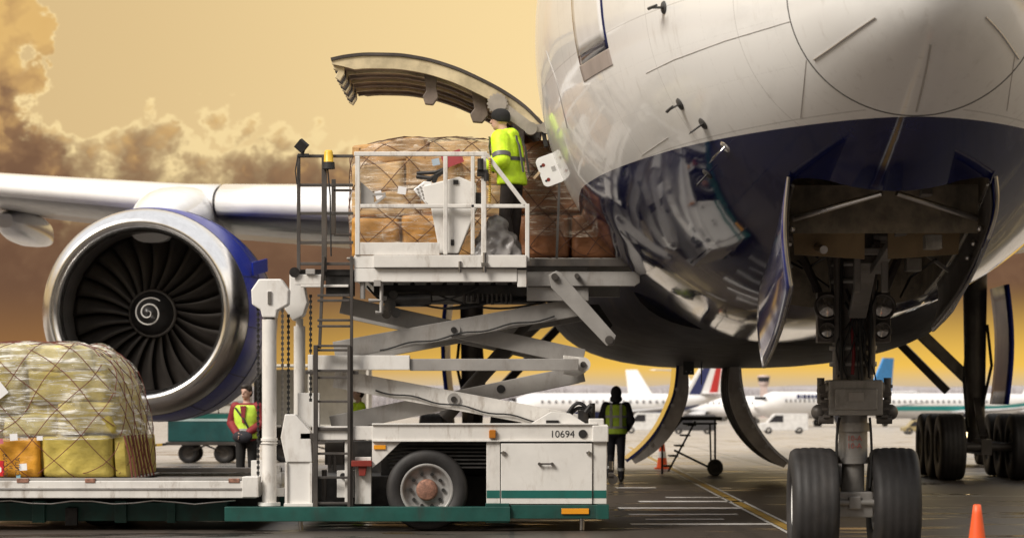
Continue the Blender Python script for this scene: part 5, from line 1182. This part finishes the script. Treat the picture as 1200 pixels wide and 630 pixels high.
pb_, Vb, tfb, Hb = person('dark-haired worker in red jacket and yellow vest under the engine', (PX(289, 41.5), 41.5, 0), -12,
       dict(elL=(.27, .03, 1.15), wrL=(.09, -.19, 1.00), elR=(-.27, .03, 1.15), wrR=(-.10, -.19, .98), turn=-14),
       dict(jacket=m_redcloth, pad=.03, vest=m_hivest, bands=(1.04,), straps=False, trousers=m_blackcloth, head='hair'))
mb = MB(); mb.ball((0, -.22, .93), (.17, .075, .10), 18, 12); mb.build('held_bundle', m_dkcloth, pb_)
mb = MB()
for a, b in (((-.14, -.165, 1.40), (.02, -.185, 1.2)), ((.02, -.185, 1.2), (.12, -.17, 1.0))): mb.beam(a, b, .03, .01, (0, 1, 0))
mb.build('shoulder_strap', m_black, pb_)
mb = MB(); mb.prism([(-.05, 1.43), (.05, 1.43), (.015, 1.15), (-.015, 1.15)], -.186, -.160); mb.build('jacket_front', m_redcloth, pb_, recalc=True)
person('worker seen through the scissor arms behind the ladder', (PX(420, 49), 49, 0), -70, dict(), dict(jacket=m_hiviz, pad=.03, trousers=m_dkcloth, head='hair', bands=(1.1,)))

# ================================================================== GROUND EQUIPMENT
m_cream = mat('cart_cream_paint', (.56, .53, .47), .5, var=.1, dirt=.5, dirtcol=(.3, .25, .2)); m_teal = mat('cart_teal_canvas', (.012, .085, .085), .5, var=.2, dirt=.3); m_ltteal = mat('cart_light_band', (.45, .58, .56), .5)
m_cone = mat('cone_orange', (.80, .10, .02), .45, var=.1); m_conew = mat('cone_white', (.75, .73, .72), .4)
def cart(label, x0, x1, Y, ybot, ytop, closed):
    w = x1-x0; t_ = thing('baggage_cart', label, 'baggage cart', ((x0+x1)/2, Y+.75, 0), group='baggage carts')
    zb_, zt_ = .52, 2.35
    MB().box(x0, x1, Y, Y+1.5, zb_-.08, zb_).build('cart_bed', m_steel, t_, bevel=.01)
    if closed:
        MB().box(x0+.05, x1-.02, Y+.03, Y+1.47, zb_+.01, zb_+.50).build('lower_curtain', m_teal, t_, bevel=.01)
        MB().box(x0+.05, x1-.02, Y+.02, Y+1.48, zb_+.502, zb_+.56).build('light_band', m_ltteal, t_, bevel=.004)
        MB().box(x0+.05, x1-.02, Y+.02, Y+1.48, zb_+.562, zb_+.68).build('teal_band', m_stripe, t_, bevel=.004)
        for k in range(3):
            a = x0+.05+(w-.07)*k/3; MB().box(a+.01, a+(w-.07)/3-.01, Y+.02, Y+1.48, zb_+.69, zt_).build('upper_curtain', m_cream, t_, bevel=.02)
        MB().box(x0+.6, x1-.02, Y-.02, Y+.02, zb_+.92, zb_+1.0).build('curtain_rail', m_greyshade, t_, bevel=.006)
    else:
        for a in (x0+.03, (x0+x1)/2, x1-.03):
            for b in (Y+.03, Y+1.47): MB().box(a-.03, a+.03, b-.03, b+.03, zb_+.002, zt_-.002).build('post', m_cream, t_, bevel=.006)
        MB().box(x0, x0+w*.12, Y+.9, Y+1.43, zb_+.003, zt_-.05).build('curtain_or_shade', m_dark, t_); MB().box(x0+w*.125, x1, Y+1.40, Y+1.43, zb_+.003, zt_-.05).build('curtain_or_shade', m_cream, t_)  # dark left strip stands for the shade inside the open cart
        MB().box(x0, x1, Y, Y+1.5, zb_+.35, zb_+.40).build('side_rail', m_cream, t_, bevel=.006)
    MB().box(x0-.03, x1+.03, Y-.04, Y+1.54, zt_, zt_+.06).build('roof', m_cream, t_, bevel=.02)
    for a in (x0+w*.27, x0+w*.72):
        for b in (Y+.12, Y+1.2):
            M = Matrix.Translation((a, b+.09, .24)) @ Matrix.Rotation(R(-90), 4, 'X')
            MB().lathe(tyre_profile(.24, .17, .13, 2), 28, M).build('tyre', m_tyre, t_); MB().lathe([(.13, -.06), (.10, -.04), (.04, -.05), (.001, -.06)], 20, M).build('rim', m_steel, t_)
        MB().beam((a, Y+.25, .24), (a, Y+1.25, .24), .06, .06).build('axle', m_steel, t_)
    MB().beam((x0+w*.27, Y+.15, .26), (x0+w*.5, Y+.15, .44), .05, .04).build('spring', m_steel, t_); MB().beam((x0+w*.72, Y+.15, .26), (x0+w*.5, Y+.15, .44), .05, .04).build('spring', m_steel, t_)
    return t_
c1_ = cart('white and teal curtained baggage cart under the engine', PX(194, 62), PX(287, 62), 62, 541, 440, True)
for k in range(9):
    a = Vector((PX(194, 62)-.02-.14*k, 62.6, .46-.012*k)); MB().beam(a, a-Vector((.14, 0, .012)), .06, .06).build('tow_bar', m_yellow if k % 2 else m_black, c1_)
cart('open cream-framed baggage cart behind the twin lift masts', PX(293, 63), PX(432, 63), 63, 541, 437, False)
# maintenance steps
sY = 51.5; st_ = thing('maintenance_steps', 'black wheeled maintenance steps between the hanging gear doors', 'steps', (PX(810, sY), sY, 0))
def sp_part(name, pts, r_, m_=m_black, parent=st_): return MB().tube([P(a, b, sY+dy) for a, b, dy in pts], r_, 8).build(name, m_, parent)
for dy in (0, .7):
    sp_part('side_rail', [(776, 555, dy), (776, 520, dy), (801, 489, dy)], .022); sp_part('side_rail', [(783, 552, dy), (815, 493, dy)], .02)
    sp_part('post', [(838, 490, dy), (838, 545, dy)], .022); sp_part('post', [(832, 495, dy), (833, 540, dy)], .018); sp_part('brace', [(790, 527, dy), (835, 549, dy)], .022); sp_part('top_bar', [(800, 496, dy), (840, 496, dy)], .02)
    c_ = P(838, 549, sY+dy-.05); mb = MB(); mb.lathe(tyre_profile(.165, .09, .08, 1), 24, Matrix.Translation((c_.x, c_.y, .166)) @ Matrix.Rotation(R(90), 4, 'X')); mb.lathe([(.08, .03), (.001, .04)], 16, Matrix.Translation((c_.x, c_.y, .166)) @ Matrix.Rotation(R(90), 4, 'X')); mb.build('wheel', m_tyre, st_)
for k in range(5): a, b = 783+k*7.0, 545-k*12; MB().box(PX(a-5, sY), PX(a+5, sY), sY, sY+.7, PZ(b, sY)-.03, PZ(b, sY)).build('tread', m_black, st_)
MB().box(PX(796, sY), PX(846, sY), sY-.03, sY+.75, PZ(492, sY), PZ(488, sY)).build('top_platform', m_black, st_, bevel=.015)
def cone(label, px, Y, h):
    x = PX(px, Y); t_ = thing('traffic_cone', label, 'traffic cone', (x, Y, gz(Y)), group='traffic cones'); z0 = gz(Y)
    MB().box(x-.17, x+.17, Y-.17, Y+.17, z0, z0+.035).build('base', m_cone, t_, bevel=.012)
    def r_at(u): return .125*(1-u)+.028*u
    for nm, a, b, m_ in (('cone_body', 0, 1, m_cone),):
        MB().lathe([(r_at(u/12), z0+.035+(h-.035)*u/12) for u in range(13)]+[(.018, z0+h+.004), (.001, z0+h+.002)], 28, Matrix.Translation((x, Y, 0))).build(nm, m_, t_)
    MB().lathe([(r_at(u/20)+.002, z0+.035+(h-.035)*u/20) for u in range(6, 11)], 28, Matrix.Translation((x, Y, 0))).build('collar', m_conew, t_)
cone('orange traffic cone near the bottom right corner', 1145, 18.6, .75)
cone('small distant orange cone beside the hanging gear door', 776, 57.0, .75)

# tow tractor with its headlights on, behind the main gear
Yt = 58.0; xt = PX(1150, Yt); tt_ = thing('tow_tractor', 'dark tow tractor with lit headlights behind the right main gear', 'tractor', (xt, Yt+1.6, 0))
MB().prism([(xt-.62, .35), (xt+.62, .35), (xt+.62, 1.0), (xt+.55, 1.12), (xt-.55, 1.12), (xt-.62, 1.0)], Yt, Yt+3.4).build('tractor_body', m_vdk := mat('tractor_dark_paint', (.05, .045, .035), .4, var=.2, dirt=.4), tt_, bevel=.03, recalc=True)
MB().box(xt-.64, xt+.64, Yt-.12, Yt-.002, .35, .62).build('bumper', mat('tractor_ochre', (.30, .19, .05), .5, dirt=.4), tt_, bevel=.02)
for s_ in (-1, 1):
    MB().lathe([(.001, -.03), (.08, -.02), (.09, .03)], 18, Matrix.Translation((xt+s_*.33, Yt-.01, .72)) @ Matrix.Rotation(R(-90), 4, 'X')).build('headlight', mat('headlight_lit', (.9, .7, .4), .3, emit=((1, .72, .38), 5)), tt_)
    for q in (.5, 2.7): MB().lathe(tyre_profile(.42, .3, .2, 2), 28, Matrix.Translation((xt+s_*.52, Yt+q, .42)) @ Matrix.Rotation(R(90), 4, 'Y')).build('tyre', m_tyre, tt_)

# ================================================================== BACKGROUND AIRCRAFT
m_bgw = mat('parked_jet_white', (.78, .78, .79), .3, var=.03); m_bgn = mat('parked_jet_navy', (.02, .03, .12), .35); m_bgb = mat('parked_jet_blue', (.03, .22, .52), .35); m_bgr = mat('parked_jet_red', (.5, .03, .03), .4); m_bgt = mat('parked_jet_teal', (.02, .30, .30), .4); m_glass = mat('dark_glass', (.02, .02, .025), .1); m_cabwin = mat('cabin_window_grey', (.22, .22, .24), .2); m_bgg = mat('parked_jet_grey', (.45, .45, .46), .4)
def jet(label, x, Y, heading, L, r, belly, finm, stripe, letters=None, fin_h=None, tri=False):
    # local: nose toward -y, rotated by heading about z
    t_ = thing('parked_jet', label, 'airplane', (x, Y, gz(Y)), R(heading), 'jets parked across the apron', local=True)
    zc = r+1.15; mb = MB(); rg = []
    for i in range(41):
        u = i/40; yy = -L/2+L*u
        k = min(1, (u/.12)**.5) if u < .12 else 1 if u < .62 else max(.06, 1-((u-.62)/.38)**1.5)
        zz = zc-.12*r*(1-min(1, u/.12)) + (r*.75*((u-.62)/.38)**1.4 if u > .62 else 0)
        rg.append([Vector((k*r*math.cos(a)+.0, yy, zz+k*r*math.sin(a))) for a in [2*math.pi*j/32 for j in range(32)]])
    mb.loft(rg); fu = mb.build('fuselage', m_bgw, t_)
    if belly:
        mb = MB(); mb.loft([[Vector((1.012*(q[j].x), q[j].y, q[j].z-.012*r)) for j in range(17, 32)] for q in rg[2:36]], True, False) if False else None
        mb = MB(); n = 13; vs = [Vector((q[j].x*1.01, q[j].y, q[j].z-.02)) for q in rg[2:36] for j in range(18, 31)]
        mb.add(vs, [(a*n+b, a*n+b+1, (a+1)*n+b+1, (a+1)*n+b) for a in range(33) for b in range(n-1)], True); mb.build('belly_paint', belly, fu)
    if stripe:
        for sx in (0, 1):
            js = [30, 31, 32] if sx == 0 else [16, 17, 18]; vs = [Vector((q[j % 32].x*1.012, q[j % 32].y, q[j % 32].z)) for q in rg[4:36] for j in js]
            mb = MB(); mb.add(vs, [(a*3+b, a*3+b+1, (a+1)*3+b+1, (a+1)*3+b) for a in range(31) for b in range(2)], True); mb.build('side_stripe', stripe, fu)
    for sx in (-1, 1):
        for k in range(int(L/1.6)):
            yy = -L*.36+k*1.0
            if yy > L*.2: break
            MB().box(sx*r*.975-.03, sx*r*.975+.03, yy, yy+.32, zc+.22*r, zc+.22*r+.42).build('cabin_window', m_cabwin, fu)
        mb = MB(); mb.loft([[Vector((sx*a, b, c_)) for b, c_ in ((y0, z0), (y0+ch_*.3, z0+th_), (y0+ch_, z0+.02), (y0+ch_*.4, z0-th_))] for a, y0, z0, ch_, th_ in ((r*.5, -L*.10, zc-r*.55, L*.17, .35), (L*.2, L*.02, zc-r*.30, L*.10, .2), (L*.45, L*.13, zc+.35, L*.04, .08))]); mb.build('wing', m_bgg, t_, recalc=True)
        if not tri:
            M = Matrix.Translation((sx*L*.15, -L*.10, zc-r*.95)) @ Matrix.Rotation(R(-90), 4, 'X'); MB().lathe([(.75, 0), (.9, .15), (.95, 1.2), (.7, 2.9), (.45, 3.5), (.001, 3.4)], 24, M).build('engine', m_bgg, t_); MB().lathe([(.72, .15), (.001, .3)], 20, M).build('inlet', m_glass, t_)
        else:
            M = Matrix.Translation((sx*(r+.75), L*.22, zc+r*.35)) @ Matrix.Rotation(R(-90), 4, 'X'); MB().lathe([(.6, 0), (.72, .2), (.72, 3.2), (.5, 4.2), (.001, 4.1)], 20, M).build('engine', m_bgw, t_)
        zst = zc+r*1.0 if not tri else zc+r+(fin_h or L*.17)*.95; yst = L*.38 if not tri else L*.47
        mb = MB(); mb.loft([[Vector((sx*a, b, zst+c_)) for b, c_ in ((y0, 0), (y0+ch_*.4, .1), (y0+ch_, 0), (y0+ch_*.4, -.1))] for a, y0, ch_ in ((.1, yst, L*.1), (L*.17, yst+L*.07, L*.045))]); mb.build('stabilizer', m_bgw, t_, recalc=True)
        for yy in (L*.03,):
            MB().cyl((sx*r*1.2, yy, zc-r*.6), (sx*r*1.2, yy, .6), .16, n=8).build('gear_leg', m_bgg, t_)
            for q in (-.3, .3): MB().lathe(tyre_profile(.52, .36, .2, 1), 18, Matrix.Translation((sx*r*1.2+q, yy, .52)) @ Matrix.Rotation(R(90), 4, 'Y')).build('gear_wheel', m_tyre, t_)
    MB().cyl((0, -L*.36, zc-r*.8), (0, -L*.36, .4), .12, n=8).build('gear_leg', m_bgg, t_); MB().lathe(tyre_profile(.4, .5, .15, 1), 18, Matrix.Translation((0, -L*.36, .4)) @ Matrix.Rotation(R(90), 4, 'Y')).build('gear_wheel', m_tyre, t_)
    mb = MB()
    for j in range(-3, 3): mb.box(j*r*.17+.03, (j+1)*r*.17-.03, -L*.468-.03*(3-abs(j+.5)), -L*.458, zc+r*.40, zc+r*.62)
    mb.build('cockpit_window', m_glass, fu)
    fh = fin_h or L*.17; z0 = zc+r*.85; fc = L*.17; sw = L*.10
    def finq(v0, v1, u0, u1, w): # v height fraction, u chord fraction
        def pt(u, v): ch_ = fc*(1-.55*v); return (L*.31+sw*v*1.15+u*ch_, z0+fh*v)
        mb = MB(); pts = [pt(u0, v0), pt(u1, v0), pt(u1, v1), pt(u0, v1)]
        mb.add([Vector((sx*w, a, b)) for sx in (-1, 1) for a, b in pts], [(0, 3, 2, 1), (4, 5, 6, 7), (0, 1, 5, 4), (1, 2, 6, 5), (2, 3, 7, 6), (3, 0, 4, 7)]); return mb
    base_m = finm if not isinstance(finm, (list, tuple)) else m_bgw
    fn_ = finq(0, 1, 0, 1, .16).build('tail_fin', base_m, t_)
    if isinstance(finm, (list, tuple)):
        for m_, u0, u1 in finm: finq(.02, .99, u0, u1, .17).build('fin_stripe', m_, fn_)
    if letters:
        for sx in (-1, 1):
            mb = MB(); yy = -L*.27
            for wd in letters:
                mb.box(sx*r*.86-.05, sx*r*.86+.05, yy, yy+wd, zc+.50*r, zc+.50*r+.55); yy += wd+.3
            mb.build('lettering', m_bgn, fu)
    return t_
jet('white jet with red and blue striped fin seen between the hanging gear doors', PX(722, 345), 345, -66, 33, 1.75, m_bgn, [(m_bgn, .12, .45), (m_bgr, .68, .92)], None)
jet('white jet with plain white fin behind the walking worker', PX(822, 430), 430, 62, 28, 1.7, None, m_bgw, None)
jet('plain white jet farther back behind the striped fin', PX(885, 470), 470, 70, 32, 1.6, None, m_bgw, m_bgt, tri=True)
jet('white jet with blue lettering and bright blue fin behind the nose gear', PX(968, 365), 365, -46, 31, 1.9, None, m_bgb, None, (.55, .2, .6, .6, .5, .6, .35, .6))
jet('white jet with teal side stripe at the right', PX(1125, 370), 370, -60, 38, 1.8, None, m_bgw, m_bgt)
jet('white jet with navy fin at the far right edge', PX(1190, 400), 400, -48, 34, 1.8, None, m_bgn, None)
# control tower, far vehicles, bare woods
tY = 620; x = PX(895, tY); g0 = gz(tY); ct = thing('control_tower', 'pale pink control tower rising behind the parked jets', 'tower', (x, tY, g0))
m_tow = mat('tower_pink_render', (.50, .40, .38), .7)
MB().box(x-.8, x+.8, tY-.8, tY+.8, g0, g0+7.5).build('shaft', m_tow, ct); MB().lathe([(.9, g0+7.5), (1.35, g0+8.2), (1.35, g0+8.6)], 8, Matrix.Translation((x, tY, 0))).build('cab_base', m_tow, ct); MB().lathe([(1.3, g0+8.6), (1.5, g0+9.8)], 8, Matrix.Translation((x, tY, 0))).build('cab_glazing', m_glass, ct); MB().lathe([(1.6, g0+9.8), (1.6, g0+10.1), (.001, g0+10.3)], 8, Matrix.Translation((x, tY, 0))).build('roof', m_tow, ct)
def van(label, px, Y, m_, L=4.6, h=2.0):
    x = PX(px, Y); z = gz(Y); t_ = thing('service_van', label, 'van', (x, Y, z), group='vehicles far across the apron')
    MB().prism([(x-L/2, z+.35), (x+L/2, z+.35), (x+L/2, z+h*.95), (x+L/2-.1, z+h), (x-L*.2, z+h), (x-L*.36, z+h*.58), (x-L/2, z+h*.5)], Y-.9, Y+.9).build('van_body', m_, t_, bevel=.05, recalc=True)
    MB().prism([(x-L*.33, z+h*.58), (x-L*.19, z+h*.92), (x-L*.02, z+h*.92), (x-L*.02, z+h*.58)], Y-.92, Y-.905).build('side_window', m_glass, t_, recalc=True)
    for a in (-.32, .32):
        for b in (-.85, .7): MB().lathe(tyre_profile(.35, .2, .18, 1), 18, Matrix.Translation((x+a*L, Y+b, z+.35)) @ Matrix.Rotation(R(90), 4, 'X')).build('tyre', m_tyre, t_)
m_vd = mat('van_dark', (.04, .04, .045), .4); m_vr = mat('van_maroon', (.12, .04, .04), .4); m_vw = mat('van_white', (.6, .6, .6), .4); m_vy = mat('van_ochre', (.30, .24, .12), .4)
van('dark van parked under the nearest white jet', 812, 262, m_vd); van('white van in front of the blue-lettered jet', 918, 268, m_vw, 5, 2.1)
van('ochre tug far out on the apron at right', 1078, 250, m_vy, 3.6, 1.4); van('dark van beside the ochre tug', 1092, 290, m_vd, 5, 2.2); van('white van far behind the walking worker', 757, 275, m_vw, 5, 2.2)
# leafless wood along the horizon: thousands of thin trunks and twigs, one mass; distance haze put into the grey
m_wood = mat('haze_grey_wood', (.27, .25, .26), .9, var=.25, scale=.05); mb = MB(); wr = random.Random(3)
for k in range(5200):
    Y = 640+wr.random()*120; x = PX(wr.uniform(-150, 1350), Y); z0 = gz(Y); env = 8.5+2.2*noise.noise(Vector((x*.03, 1.5, 0)))+1.2*noise.noise(Vector((x*.11, 4.5, 0))); h = env*(.62+.42*wr.random()); w = .12+.10*wr.random()
    mb.add([(x-w, Y, z0), (x+w, Y-.1, z0), (x, Y+w*1.5, z0), (x+wr.uniform(-.8, .8), Y, z0+h)], [(0, 1, 3), (1, 2, 3), (2, 0, 3)])
    for q in range(3):
        a = z0+h*wr.uniform(.3, .8); dx_ = wr.uniform(-1.6, 1.6); mb.add([(x, Y-.1, a-.12), (x, Y+.1, a+.12), (x+dx_, Y, a+abs(dx_)*.9+.3)], [(0, 1, 2)])
stuff(mb.build('leafless_wood', m_wood))
mb = MB(); mb.grid(lambda u, v: Vector((-700+1500*u, 770+v*60, gz(770)+(9.2+1.6*noise.noise(Vector((u*40, .3, 0)))+.8*noise.noise(Vector((u*130, 2.3, 0))))*math.sin(math.pi*.5*v))), 220, 4)
struct(mb.build('wooded_hill', mat('hill_wood_grey', (.30, .275, .28), .95, var=.2, scale=.08, bump=.8, bscale=.5)))
